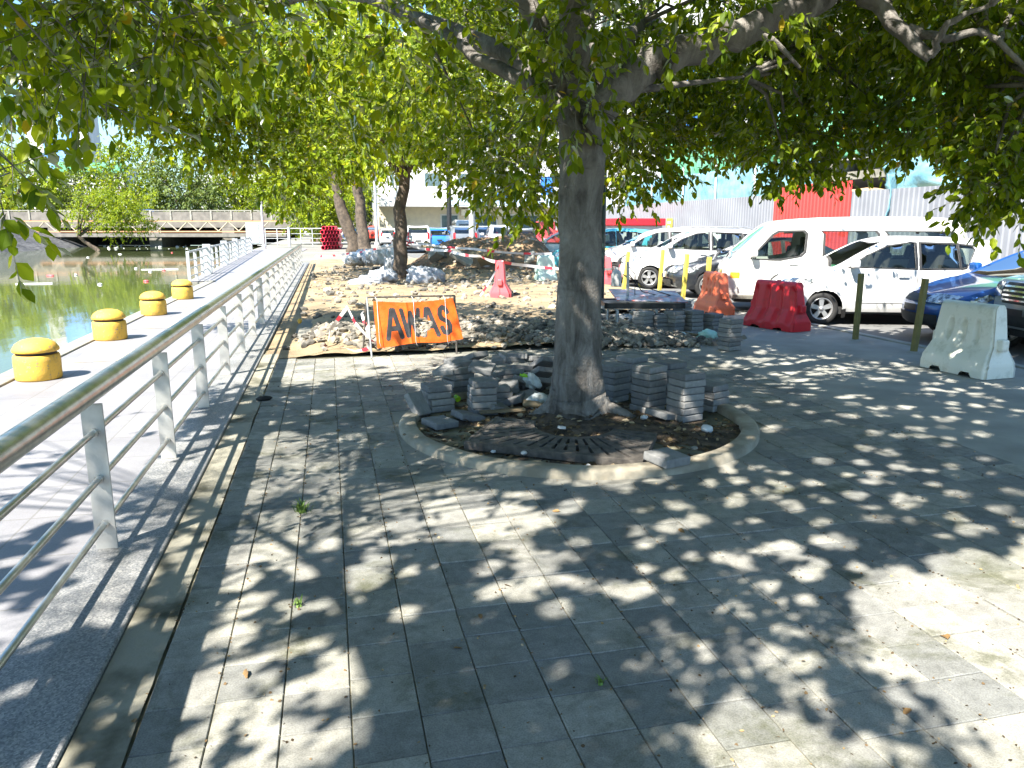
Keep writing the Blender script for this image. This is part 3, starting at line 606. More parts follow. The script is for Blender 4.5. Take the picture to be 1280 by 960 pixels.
    for x, y, d, rad, k in [(715, 95, 5.75, .20, 14), (725, 140, 5.8, .17, 10), (700, 45, 5.6, .25, 14), (745, 40, 5.8, .22, 11), (700, 160, 5.9, .16, 7), (735, 10, 5.6, .25, 12), (655, 20, 5.7, .28, 10), (880, 20, 5.8, .25, 10), (950, 5, 5.9, .3, 12), (565, 20, 6.2, .35, 14), (500, 90, 6.5, .4, 16), (440, 30, 6.5, .45, 22), (400, 90, 6.8, .3, 14), (340, 20, 6.6, .5, 26), (300, 75, 6.4, .4, 18), (430, 130, 6.9, .25, 9), (560, 75, 8, .4, 18), (620, 130, 8, .3, 14)]: cl(AT(x, y, d), rad, k)
    nvis = len(C)
    while len(C) < nvis+265:
        a = r.random()*6.283; q = math.sqrt(r.random())*6.6; z = 3.9+2.5*math.sqrt(max(0, 1-(q/7)**2))*(.4+.6*r.random())+.2
        p = (2.2+q*math.cos(a)*1.05, 6.6+q*math.sin(a), z)
        cl(p, .55+.5*r.random(), 88)
    B, D, TW = twig_leaves(C, Rr, K, 10, .34, 11)
    nlv = int(sum(int(k) for k in K[:nvis]))*10
    kp = open_keep(B+.04*D/np.linalg.norm(D, axis=1, keepdims=True), D/np.linalg.norm(D, axis=1, keepdims=True)); kp[:nlv] = kp[:nlv] | (np.random.default_rng(3).random(nlv) < np.where((B[:nlv, 0]+B[:nlv, 2]*SX > 8.2) & (B[:nlv, 1]+B[:nlv, 2]*SY > 10.5), .02, .9))
    B, D = B[kp], D[kp]; V, F, t = leaves(B-O, D, .10, .056, 3)
    npmesh('crown', V, F, M['leaf'], T, t); twig_mesh([(a-O, b-O) for a, b in TW], .55, .004, T)
    tubes_to(mb, nodes[tr:], [c-O for c in C[:nfr]+C[nvis:]], .03, 4, off=O)
    mb.build('trunk', M['bark'], T); print('main leaves', len(B)); return T
main_tree()
# ---- tree standing behind the camera: its crown hangs in at the top left
def near_tree():
    O = np.array([-.9, -4.6, 0]); T = thing('overhanging_tree', 'tree behind the viewer whose big leaves hang in at the top left', 'tree', O); mb = MB(); nodes = []
    def L(pts, rads, **k): nodes.extend(limb(mb, [np.array(p)-O for p in pts], rads, **k)[2:])
    L([(-.9, -4.6, -.1), (-.9, -4.6, .1), (-.92, -4.6, .6), (-.9, -4.55, 1.8), (-.95, -4.5, 2.9)], [.32, .27, .22, .19, .16], n=24, jit=.01, seed=21)
    L([(-.95, -4.5, 2.7), (-1.6, -3.2, 3.7), (-2.6, -1.2, 4.5), (-3.1, .6, 4.7), (-3.3, 2.0, 4.2)], [.12, .09, .07, .045, .02], seed=22)
    L([(-.95, -4.5, 2.8), (-2.4, -4.2, 4.0), (-4.2, -3.4, 4.9), (-5.8, -2, 5.2)], [.12, .09, .06, .03], seed=23)
    L([(-.95, -4.5, 2.8), (-.9, -3.9, 3.8), (-1.2, -3.0, 4.8), (-2.0, -2.2, 5.6)], [.10, .07, .04, .02], seed=24)
    L([(-3.1, .6, 4.7), (-2.8, 1.8, 4.3), (-2.3, 2.8, 3.6)], [.035, .025, .012], seed=25)
    C = []; Rr = []; K = []; r = np.random.default_rng(8)
    def cl(p, rad, k): C.append(np.array(p)); Rr.append(rad); K.append(k)
    for x, y, d, rad, k in [(20, -10, 3.8, .28, 18), (95, -20, 3.6, .28, 18), (160, -25, 3.6, .3, 18), (225, -15, 3.9, .3, 18), (290, -10, 4.2, .3, 16), (40, 55, 4.0, .3, 20), (115, 45, 3.6, .24, 14), (180, 40, 3.7, .22, 12), (10, 100, 4.0, .25, 16), (60, 95, 4.6, .3, 16), (140, 95, 3.6, .18, 8), (132, 140, 3.5, .11, 5), (5, 160, 3.4, .14, 5), (8, 215, 3.0, .09, 4), (-12, 235, 2.9, .1, 4), (205, 25, 3.4, .16, 6), (240, 50, 4.0, .2, 8), (330, -15, 4.6, .3, 14), (60, 20, 5.2, .45, 26), (160, 20, 5.4, .5, 26), (0, 60, 5.2, .5, 24)]: cl(AT(x, y, d), rad, k)
    nvis = len(C); spots = 0
    while spots < 340:  # unseen clumps added outside the view to cast shade on the paving
        gx, gy, z = -5.5+12*r.random(), .2+7.6*r.random(), 3.9+1.9*r.random(); rad = .42+.3*r.random(); p = np.array([gx-z*SX, gy-z*SY, z])
        px, py, zc = PROJ(p)
        if zc > .3 and py+(rad+.25)*FPX/zc > -10 and -500 < px < 1800: continue
        cl(p, rad, 78); spots += 1
    B, D, TW = twig_leaves(C, Rr, K, 10, .30, 31)
    nlv = int(sum(K[:nvis]))*10; kp = open_keep(B+.04*D/np.linalg.norm(D, axis=1, keepdims=True), D/np.linalg.norm(D, axis=1, keepdims=True)); kp[:nlv] = True
    B, D = B[kp], D[kp]; V, F, t = leaves(B-O, D, .088, .05, 4)
    npmesh('crown', V, F, M['leaf'], T, t); twig_mesh([(a-O, b-O) for a, b in TW], .8, .0035, T)
    tubes_to(mb, nodes, [c-O for c in C], .014, 5, off=O); mb.build('trunk', M['bark'], T); print('near leaves', len(B))
near_tree()
# ---- other trees
def tree(name, label, base_p, h, crown, trunk_r, leaf_len, n_cl, k_tw, mat, seed, lean=(0, 0), fork=None, group=None, clump_r=(.5, .9), cat='tree', nl=8, low=.35, trunks=None):
    """crown = (dx, dy, z centre, rx, ry, rz)"""
    r = np.random.default_rng(seed); O = np.array([*base_p[:2], base_p[2] if len(base_p) > 2 else 0.0]); T = thing(name, label, cat, O, 0, group); mb = MB(); nodes = []
    dx, dy, cz, rx, ry, rz = crown; fk = fork or cz-rz*.6; top = np.array([lean[0], lean[1], fk])
    limb(mb, [(0, 0, -.1), (0, 0, .08*fk), tuple(top*.5+r.normal(size=3)*.03*fk), tuple(top)], [trunk_r*1.35, trunk_r*1.1, trunk_r*.9, trunk_r*.8], n=16, seed=seed)
    C = []; Rr = []; K = []
    for i in range(7):
        a = i*.9+r.random(); e = np.array([dx+rx*.62*math.cos(a), dy+ry*.62*math.sin(a), cz+rz*(.1+.5*r.random())])
        nodes += limb(mb, [tuple(top-np.array([0, 0, .1])), tuple(top*.6+e*.4+np.array([0, 0, .08*h])), tuple(e)], [trunk_r*.55, trunk_r*.34, trunk_r*.1], n=8, seed=seed+i)[1:]
    while len(C) < n_cl:
        d = r.normal(size=3); d /= np.linalg.norm(d); q = low+(1-low)*r.random()**.5; p = np.array([dx+d[0]*rx*q, dy+d[1]*ry*q, cz+d[2]*rz*q*(1 if d[2] > 0 else .85)])
        C.append(p); Rr.append(clump_r[0]+(clump_r[1]-clump_r[0])*r.random()); K.append(k_tw)
    B, D, TW = twig_leaves(C, Rr, K, nl, leaf_len*3, seed+50)
    V, F, t = leaves(B, D, leaf_len, leaf_len*.52, seed+60); npmesh('crown', V, F, M[mat], T, t)
    tubes_to(mb, nodes, C[::3], trunk_r*.16, seed, 4); mb.build('trunk', M['bark2'], T); return T
tree('dirt_bank_tree', 'forked broad-leaved tree wrapped in barrier tape with sacks at its foot', (2.2, 24.3), 9, (-.6, -.5, 5.9, 6.4, 5.5, 2.6), 0.21, .16, 150, 34, 'leaf2', 40, (.15, 0), 3.2, clump_r=(.6, 1.1))
tree('leaning_bank_tree', 'dark trunked tree leaning left, left one of the far pair', (1.6, 52.5), 12, (1.0, 0, 9.5, 5.2, 5, 3.6), 0.40, .24, 90, 30, 'leaf', 41, (-1.0, 0), 6.0, clump_r=(.8, 1.4))
tree('twisted_bank_tree', 'pale twisted trunk tree, right one of the far pair', (2.25, 50.5), 11, (2.2, 0, 8.8, 5, 4.5, 3.2), 0.36, .24, 70, 28, 'leaf', 42, (-.5, .3), 5.2, clump_r=(.8, 1.4))
tree('bright_round_tree', 'light green low round tree behind the cross fence', (-.5, 74), 8, (0, 0, 4.2, 4.6, 3, 3.3), .3, .28, 70, 26, 'leaf2', 43, clump_r=(.8, 1.3))
tree('pale_roadside_tree', 'pale green tree past the far parked cars', (7.5, 95), 9, (0, 0, 5, 5.5, 4, 3.6), .3, .32, 60, 24, 'leaf3', 44, clump_r=(.9, 1.5))
tree('grey_trunk_tree', 'tall tree with pale grey trunk behind the light green one', (-1, 88), 15, (0, 0, 12, 6, 5, 5), .8, .32, 70, 24, 'leaf3', 45, clump_r=(1, 1.6))
tree('slanting_water_tree', 'bright feathery tree leaning out over the water before the bridge', (-24.5, 92, -1), 7, (2.2, 0, 4.0, 5.0, 2.5, 3.0), .22, .22, 60, 22, 'leaf2', 46, (-1.8, 0), 1.6, clump_r=(.5, 1.0), low=.1)
bk = [(-62, 122, 15, 'leaf', 'dark dense tree at the left end of the bridge'), (-53, 136, 14, 'leaf3', 'feathery olive tree second from the left behind the bridge'), (-45, 128, 11, 'leaf2', 'bright yellow-green tree below the blue billboard behind the bridge'), (-38, 138, 10, 'leaf3', 'low rounded tree under the green-roofed building behind the bridge'), (-30, 133, 12, 'leaf', 'dark spreading tree right of the green roof behind the bridge'), (-22, 130, 10.5, 'leaf3', 'soft grey-green tree behind the middle of the bridge car'), (-14, 135, 11, 'leaf2', 'light green tree behind the right half of the bridge'), (-6, 130, 10, 'leaf', 'dark green tree at the right end of the bridge'), (-70, 150, 18, 'leaf3', 'tallest hazy tree at far left behind the bridge'), (4, 140, 13, 'leaf3', 'hazy tree beyond the cross fence and walkway end')]
for i, (x, y, h, m, lab) in enumerate(bk):
    h *= 1.25
    tree('river_tree', lab, (x, y), h, (0, 0, h*.52, 6.4, 4, h*.47), .3, .5, 52, 20, m, 60+i, group='trees behind the bridge', clump_r=(1.1, 1.9), nl=7)
tree('far_bank_tree', 'dark tree on the left bank just before the bridge', (-50, 104), 9, (0, 0, 5, 5, 4, 4), .3, .4, 50, 20, 'leaf', 80, clump_r=(.9, 1.5))


# ================================================================== PAVING SLABS, GRATE AND LITTER IN THE PIT
SL = .235; SH = .062
def slab_mesh(seed):
    mb = MB(); mb.box((0, 0, 0), (SL, SL, SH-.004)); me = bpy.data.meshes.new('paving_slab'); me.from_pydata(mb.v, [], mb.f)
    a = me.attributes.new('tint', 'FLOAT', 'POINT'); a.data.foreach_set('value', np.full(8, .15+.75*((seed*37) % 10)/10, np.float32)); me.materials.append(M['slab']); return me
SM = [slab_mesh(i) for i in range(8)]
def slab(loc, rot, label, group, sc_=(1, 1, 1)):
    o = bpy.data.objects.new('paving_slab', random.choice(SM)); COL.objects.link(o); o.location = tuple(map(float, loc)); o.rotation_euler = rot; o.scale = sc_
    b = o.modifiers.new('b', 'BEVEL'); b.width = .009; b.segments = 2
    return tag(o, label, 'paving slab', group)
def stack(px, py, n, desc, group, ang=45, z=0.0, j=.012, lean=(0, 0), corner=True, face=None):
    c = G(px, py); v = np.array([c[0], c[1]]); v /= np.linalg.norm(v); va = math.atan2(v[1], v[0])
    if corner: c = c+np.array([v[0], v[1], 0])*.16
    for k in range(n):
        a = va+R(ang)+random.uniform(-.05, .05)
        slab((c[0]+random.uniform(-j, j)+lean[0]*k, c[1]+random.uniform(-j, j)+lean[1]*k, z+SH*(k+.5)), (0, 0, a), f"slab {ORD[n-1-k]} from top, {desc}", group)
    return c
gR = 'slabs stacked right of the big trunk'; gL = 'slabs heaped left of the big trunk'; gT = 'slabs stacked behind the folding table'
stack(766, 505, 6, 'stack tucked right behind the big trunk', gR, 48, j=.012); stack(809, 518, 7, 'middle one of the tall stacks right of the big trunk', gR, 46, j=.012); stack(856, 529, 7, 'tallest stack nearest the kerb right of the big trunk', gR, 42, j=.012); stack(887, 516, 4, 'low stack at the right end beside the kerb ring', gR, 55, j=.012); stack(836, 501, 6, 'stack wedged behind the two tallest right of the trunk', gR, 45, j=.012); stack(788, 492, 6, 'stack at the back between trunk and tall stacks', gR, 47, j=.012)
stack(548, 517, 4, 'low stack at the left end of the pit heap', gL, 20, lean=(-.006, .004)); stack(603, 521, 5, 'taller stack second from left in the pit heap', gL, 12, j=.02, lean=(.004, .006)); stack(572, 500, 5, 'stack at the back left of the pit heap', gL, 30, j=.02); stack(641, 492, 4, 'stack at the back middle of the pit heap', gL, 15, j=.03); stack(622, 508, 3, 'leaning low row between the left stacks and trunk', gL, 10, j=.02)
for i, (x, y, z, rx, ry, rz, lab) in enumerate([(550, 533, .035, .05, .05, .5, 'loose grey slab lying flat in front of the left pit heap'), (523, 520, .11, 1.0, .1, .9, 'slab tilted on edge at the left rim of the pit'), (660, 503, .06, .08, -.1, .3, 'slab lying low beside the bin liner near the trunk'), (672, 492, .10, -.55, .2, .35, 'lowest of the slabs leaning on the left of the trunk'), (676, 488, .18, -.55, .2, .35, 'middle slab leaning on the left of the trunk'), (680, 484, .26, -.55, .2, .38, 'topmost slab leaning on the left of the trunk'), (648, 486, .22, -.2, .15, .2, 'upper slab tipped over the back of the left heap'), (640, 478, .28, .05, .1, .1, 'highest flat slab at the back of the left heap'), (574, 492, .33, .08, -.06, .3, 'single slab perched on the back left stack'),
                                                  (828, 524, .05, .1, .18, .6, 'pale slab lying tilted before the right stacks')]):
    slab((*G(x, y)[:2], z), (rx, ry, rz), lab, gL)
rr0 = np.random.default_rng(12)
for i, (x, y, z) in enumerate([(585, 524, .03), (622, 515, .05), (634, 500, .14), (612, 492, .24), (592, 489, .36), (655, 493, .14), (650, 478, .30), (628, 478, .26), (560, 496, .28), (668, 478, .26), (603, 500, .33), (640, 506, .05)]):
    slab((*G(x, y)[:2], z), (rr0.normal()*.22, rr0.normal()*.22, rr0.random()*1.5), f'tumbled grey slab lying loose, {ORD[i]} from the left in the left pit heap' if False else ['slab toppled against the front of the second left stack', 'slab lying low between left heap and plank', 'slab tipped over the low middle row', 'slab sliding off the back of the second left stack', 'slab balanced on the second left stack', 'slab half hidden by the clear bag', 'slab at the back right of the left heap', 'slab at the back middle of the left heap', 'slab sitting on the leftmost stack', 'slab against the back left of the trunk', 'tilted slab topping the taller left stack', 'slab lying flat near the dark plank'][i], gL)
p = G(835, 590); slab((p[0], p[1]+.03, .095), (.05, .03, .35), 'single slab resting on the front of the kerb ring', gL, (1, 1, 1.1))
for i, (x, y, n, d) in enumerate([(745, 418, 5, 'stack just right of the trunk under the table'), (803, 420, 6, 'stack between the two table legs'), (822, 419, 5, 'stack right behind the right table leg'), (842, 419, 6, 'third stack from the right behind the table'), (866, 418, 6, 'second stack from the right behind the table'), (889, 417, 5, 'rightmost stack of the row behind the table'), (852, 408, 7, 'tall stack at the back of the row behind the table'), (775, 421, 3, 'low stack left of the left table leg')]):
    stack(x, y, n, d, gT, 44+random.uniform(-8, 8), j=.012)
stack(911, 439, 7, 'lone tall stack standing on the paving before the red barrier', 'slabs of the lone stack', 48, j=.014)

def grate():
    r = thing('tree_grate', 'rusty cast iron tree grate half with radiating slots lying in front of the trunk', 'tree grate', (1.90, 5.80, .075), 0); r.rotation_euler = (R(2), R(1), R(-32))
    Wd, Dp, rh = .66, .70, .33
    arc = [(rh*math.cos(t), rh*math.sin(t)) for t in np.linspace(math.pi, 2*math.pi, 19)]
    outer = [(-Wd, 0)]+arc+[(Wd, 0), (Wd, -Dp), (-Wd, -Dp)]
    holes = []
    for a in np.linspace(R(186), R(354), 21):
        c, s_ = math.cos(a), math.sin(a); lim = min((Wd-.05)/max(abs(c), 1e-3), (Dp-.05)/max(abs(s_), 1e-3)); r0, r1 = rh+.05, lim; segs = [(r0, r1)] if r1-r0 < .26 else [(r0, r0+(r1-r0)*.46), (r0+(r1-r0)*.54, r1)]
        for q0, q1 in segs:
            if q1-q0 < .05: continue
            w0, w1 = .010, .015
            h = [(q0*c+s_*w0, q0*s_-c*w0), (q1*c+s_*w1, q1*s_-c*w1), (q1*c-s_*w1, q1*s_+c*w1), (q0*c-s_*w0, q0*s_+c*w0)]
            if all(abs(x) < Wd-.025 and -Dp+.025 < y < -.02 for x, y in h): holes.append(h)
    mb = MB(); plate(mb, outer, holes, -.02, .015); mb.build('slotted_plate', M['rust'], r)
    mb = MB(); mb.box((0, -Dp-.012, -.012), (2*Wd+.05, .024, .06)); mb.box((Wd+.012, -Dp/2, -.012), (.024, Dp-.004, .06)); mb.box((-Wd-.012, -Dp/2, -.012), (.024, Dp-.004, .06)); mb.build('edge_frame', M['rust'], r)
grate()
def lump(name, mat, size, seed, rough=.35, sub=3, parent=None, flat=1.0, crump=0.0):
    n1, n2 = 8*sub, 5*sub; V = []; F = []; r = np.random.default_rng(seed); o1 = r.random(3)*50
    for i in range(n2+1):
        ph = math.pi*i/n2
        for k in range(n1):
            th = 2*math.pi*k/n1; d = np.array([math.sin(ph)*math.cos(th), math.sin(ph)*math.sin(th), math.cos(ph)])
            q = 1+rough*2*(float(fbm(d[0]*1.7+o1[0]+d[2], d[1]*1.7+o1[1]-d[2]*.7, seed, 4))-.47); q += crump*(abs(float(fbm(d[0]*5+o1[0], d[1]*5+d[2]*5, seed+3, 3))-.47)*2-.3); V.append(d*q*np.array(size)*.5)
    for i in range(n2):
        for k in range(n1): F.append((i*n1+k, (i+1)*n1+k, (i+1)*n1+(k+1) % n1, i*n1+(k+1) % n1))
    return npmesh(name, V, F, mat, parent, smooth=True)
def put(o, loc, rot=(0, 0, 0)): o.location = tuple(map(float, loc)); o.rotation_euler = rot; return o
tag(put(lump('plastic_bag', M['bag'], (.20, .16, .13), 1, .9), (*G(674, 512)[:2], .08)), 'crumpled clear plastic bag at the left foot of the big trunk', 'plastic bag')
tag(put(lump('plastic_bag', M['bag'], (.16, .12, .14), 2, .9), (*G(666, 497)[:2], .16)), 'clear bag with green bits above the low slab by the trunk', 'plastic bag')
b = MB(); b.tube([(0, 0, 0), (.07, 0, .0), (.085, 0, 0), (.10, 0, 0)], [.03, .03, .014, .014], 14); tag(put(b.build('plastic_bottle', M['lime']), (*G(661, 493)[:2], .17), (0, -.3, 2.6)), 'lime green plastic bottle wedged beside the clear bag', 'bottle')
b = MB(); b.tube([(0, 0, 0), (.05, 0, .0)], [.03, .026], 12); tag(put(b.build('plastic_cup', M['lime']), (*G(573, 508)[:2], .07), (0, -.3, 2)), 'small lime plastic scrap between the two left slab stacks', 'plastic scrap')
b = MB(); b.tube([(0, 0, 0), (.13, .02, .02), (.26, .03, .0)], [.036, .032, .026], 10); tag(put(b.build('log_piece', M['wood']), (*G(655, 514)[:2], .075), (0, .15, -.75)), 'short pale log resting on the grate edge by the trunk', 'log')
b = MB(); b.box((0, 0, 0), (.42, .07, .02)); tag(put(b.build('plank', M['wood']), (*G(628, 520)[:2], .05), (0, 0, .06)), 'dark weathered plank lying behind the iron grate', 'plank')
b = MB(); b.box((0, 0, 0), (.34, .028, .012)); tag(put(b.build('wooden_stick', M['wood']), (*G(528, 552)[:2], .035), (0, 0.05, -.62)), 'thin pale wooden stick at the left rim of the pit', 'stick')
b = MB(); b.box((0, 0, 0), (.06, .035, .02)); tag(put(b.build('paper_packet', M['white']), (*G(702, 546)[:2], .08), (0, .2, .4)), 'small white paper packet at the grate inner edge', 'packet')
for i, (x, y, s_, lab) in enumerate([(883, 543, .085, 'white stone on the right side of the pit soil'), (805, 527, .05, 'small white stone before the middle slab stack'), (735, 588, .03, 'tiny white pebble inside the front of the kerb ring'), (655, 572, .035, 'white pebble below the left end of the grate'), (617, 570, .03, 'pebble close to the left corner of the grate'), (868, 566, .04, 'pale pebble near the slab on the kerb'), (770, 507, .04, 'pale stone chip beside the right root'), (590, 556, .035, 'grey pebble at the grate left tip')]):
    tag(put(lump('stone', M['white'] if i < 5 else M['cement'], (s_*1.3, s_, s_*.8), 10+i, .4, 2), (*G(x, y)[:2], .03+s_*.2)), lab, 'stone', 'stones in the pit')
# leaf litter on the pit soil: nobody could count it
r_ = np.random.default_rng(77); n = 1500; q = np.sqrt(r_.random(n))*1.38; a = r_.random(n)*6.283; B = np.stack([2.05+q*np.cos(a), 6.2+q*np.sin(a)], 1); B = np.column_stack([B, pit_z(B[:, 0], B[:, 1])+.006+.012*r_.random(n)]); D = np.column_stack([r_.normal(size=n), r_.normal(size=n), r_.normal(size=n)*.18])
V, F, t = leaves(B, D, .055, .03, 78, r_.random(n)); M['litter'] = attr_mat('leaf litter', [(0, (.05, .035, .02)), (.5, (.17, .11, .055)), (.85, (.34, .24, .12)), (1, (.48, .38, .24))], .85, 30, .1); struct(npmesh('leaf_litter', V, F, M['litter'], tint=t), 'stuff')

# rubble: stones spilled over the earth
def rubble(name, n, fn, seed, smin=.018, smax=.085):
    r = np.random.default_rng(seed); P_ = fn(r, n); P_[:, 2] = np.maximum(P_[:, 2], -.001) if name == 'rubble_heap' else P_[:, 2]; n = len(P_); ico = np.array([(0, 0, 1), (.89, 0, .45), (.28, .85, .45), (-.72, .53, .45), (-.72, -.53, .45), (.28, -.85, .45), (.72, .53, -.45), (-.28, .85, -.45), (-.89, 0, -.45), (-.28, -.85, -.45), (.72, -.53, -.45), (0, 0, -1)])
    fi = np.array([(0, 1, 2), (0, 2, 3), (0, 3, 4), (0, 4, 5), (0, 5, 1), (1, 6, 2), (2, 7, 3), (3, 8, 4), (4, 9, 5), (5, 10, 1), (6, 7, 2), (7, 8, 3), (8, 9, 4), (9, 10, 5), (10, 6, 1), (11, 7, 6), (11, 8, 7), (11, 9, 8), (11, 10, 9), (11, 6, 10)])
    s = smin+(smax-smin)*r.random(n)**3.0; V = ico[None]*(1+.35*r.normal(size=(n, 12, 1)).clip(-1.5, 1.5)*.6)*s[:, None, None]*np.stack([.8+.7*r.random(n), .7+.5*r.random(n), .5+.4*r.random(n)], 1)[:, None]
    a = r.random(n)*6.283; c, s_ = np.cos(a)[:, None], np.sin(a)[:, None]; V = np.stack([V[..., 0]*c-V[..., 1]*s_, V[..., 0]*s_+V[..., 1]*c, V[..., 2]], -1)+P_[:, None]+np.array([0, 0, 1])*s[:, None, None]*.3
    F = (np.arange(n)[:, None, None]*12+fi[None]).reshape(-1, 3)
    return struct(npmesh(name, V.reshape(-1, 3), F, M['rub'], tint=np.repeat(r.random(n), 12)), 'stuff')
M['rub'] = attr_mat('rubble stone', [(0, (.09, .085, .075)), (.35, (.20, .185, .16)), (.75, (.30, .265, .21)), (1, (.42, .385, .33))], .9, 20, .4)
def rub_near(r, n):
    c = [(2.6, 11.3, 1.2, .55), (3.9, 10.6, .95, .4), (.2, 11.5, .55, .7), (1.3, 10.7, .9, .3), (2.2, 12.6, 1.6, .9), (4.6, 10.2, .7, .3)]; k = r.integers(0, len(c), n); k = np.where(r.random(n) < .45, r.integers(0, 2, n), k); c = np.array(c)[k]
    x, y = c[:, 0]+r.normal(size=n)*c[:, 2]*.6, c[:, 1]+r.normal(size=n)*c[:, 3]*.6; m = (x > -.7) & (y > 9.95-.5*r.random(n)**3) & (x < 6); x, y = x[m], y[m]; return np.column_stack([x, y, dirt_z(x, y)])
rubble('rubble_heap', 9000, rub_near, 1, .01, .075)
def rub_far(r, n):
    x, y = -.6+7.5*r.random(n), 12+20*r.random(n); m = r.random(n) < (.25+.75*gauss(x, y, 5.6, 26, 2.4, 2.2)); x, y = x[m], y[m]; return np.column_stack([x, y, dirt_z(x, y)])
rubble('scattered_rubble', 6500, rub_far, 2, .015, .10)
for i, (x, y, d, s_, lab) in enumerate([(578, 322, 25.2, .9, 'broken pale concrete slab jutting from the earth mound'), (608, 325, 24.8, .75, 'slanted concrete chunk on the front of the earth mound'), (545, 318, 26.0, .5, 'brown lump of clay at the left end of the mound'), (640, 312, 26, .6, 'dark clod on the crest of the mound'), (662, 322, 25, .5, 'grey chunk low at the right end of the mound'), (536, 310, 27, .45, 'small slab leaning at the mound top left')]):
    p = AT(x, y, d); b = MB(); b.box((0, 0, 0), (s_, s_*.7, .12 if i % 3 < 2 else .3)); o = b.build('concrete_chunk', M['cement'] if i % 2 == 0 else M['dirt'], bevel=.03); tag(put(o, p, (.5*(-1)**i, .55, i*1.1)), lab, 'concrete chunk', 'chunks on the earth mound')
def stick(name, a, b_, w_, lab, mat='wood'):
    mb = MB(); mb.tube([tuple(map(float, a)), tuple(map(float, (np.array(a)+b_)/2+np.array([0, 0, .01]))), tuple(map(float, b_))], w_, 7); tag(mb.build(name, M[mat]), lab, 'stick')
tag(put(lump('cloth_scrap', M['bag'], (.34, .16, .06), 20, .7), (*G(853, 421)[:2], .05)), 'white plastic sheet scrap on the ground before the slab row', 'plastic sheet')
tag(put(lump('plastic_sheet', M['minty'], (.30, .22, .14), 21, .8), (*G(884, 424)[:2], .07)), 'mint green crumpled sheet beside the lone slab stack', 'plastic sheet')
stick('wooden_batten', np.array([*G(840, 419)[:2], .06]), np.array([*G(872, 423)[:2], .05]), .02, 'pale batten between the white scrap and mint sheet')
tag(put(lump('blue_rag', M['blue'], (.26, .14, .08), 22, .8), (*G(585, 431)[:2], .10)), 'blue rag on the ground right of the sign', 'rag'); tag(put(lump('pink_bag', M['ppink'], (.22, .12, .07), 23, .8), (*G(528, 434)[:2], .08)), 'pink plastic scrap under the orange sign', 'plastic scrap')
tag(put(lump('yellow_cup', M['yellow'], (.07, .06, .09), 24, .2), (*G(375, 407)[:2], .08)), 'small yellow plastic scrap beside the trench at left', 'plastic scrap')

# grit, soil crumbs and leaf bits collected along the joints
r_ = np.random.default_rng(88); n = 5200; col_ = r_.integers(-3, 20, n); jx = np.where(r_.random(n) < .55, col_*.24+r_.normal(size=n)*.012, -.75+5.5*r_.random(n)); jy = 1.2+9*r_.random(n); k_ = np.hypot(jx-2.05, jy-6.2) > 1.58; jx, jy = jx[k_], jy[k_]
B = np.column_stack([jx, jy, np.full(len(jx), .004)]); D = np.column_stack([r_.normal(size=len(jx)), r_.normal(size=len(jx)), r_.normal(size=len(jx))*.1]); V, F, t = leaves(B, D, .013, .010, 89, r_.random(len(jx))); struct(npmesh('joint_grit', V, F, M['litter'], tint=t), 'stuff')

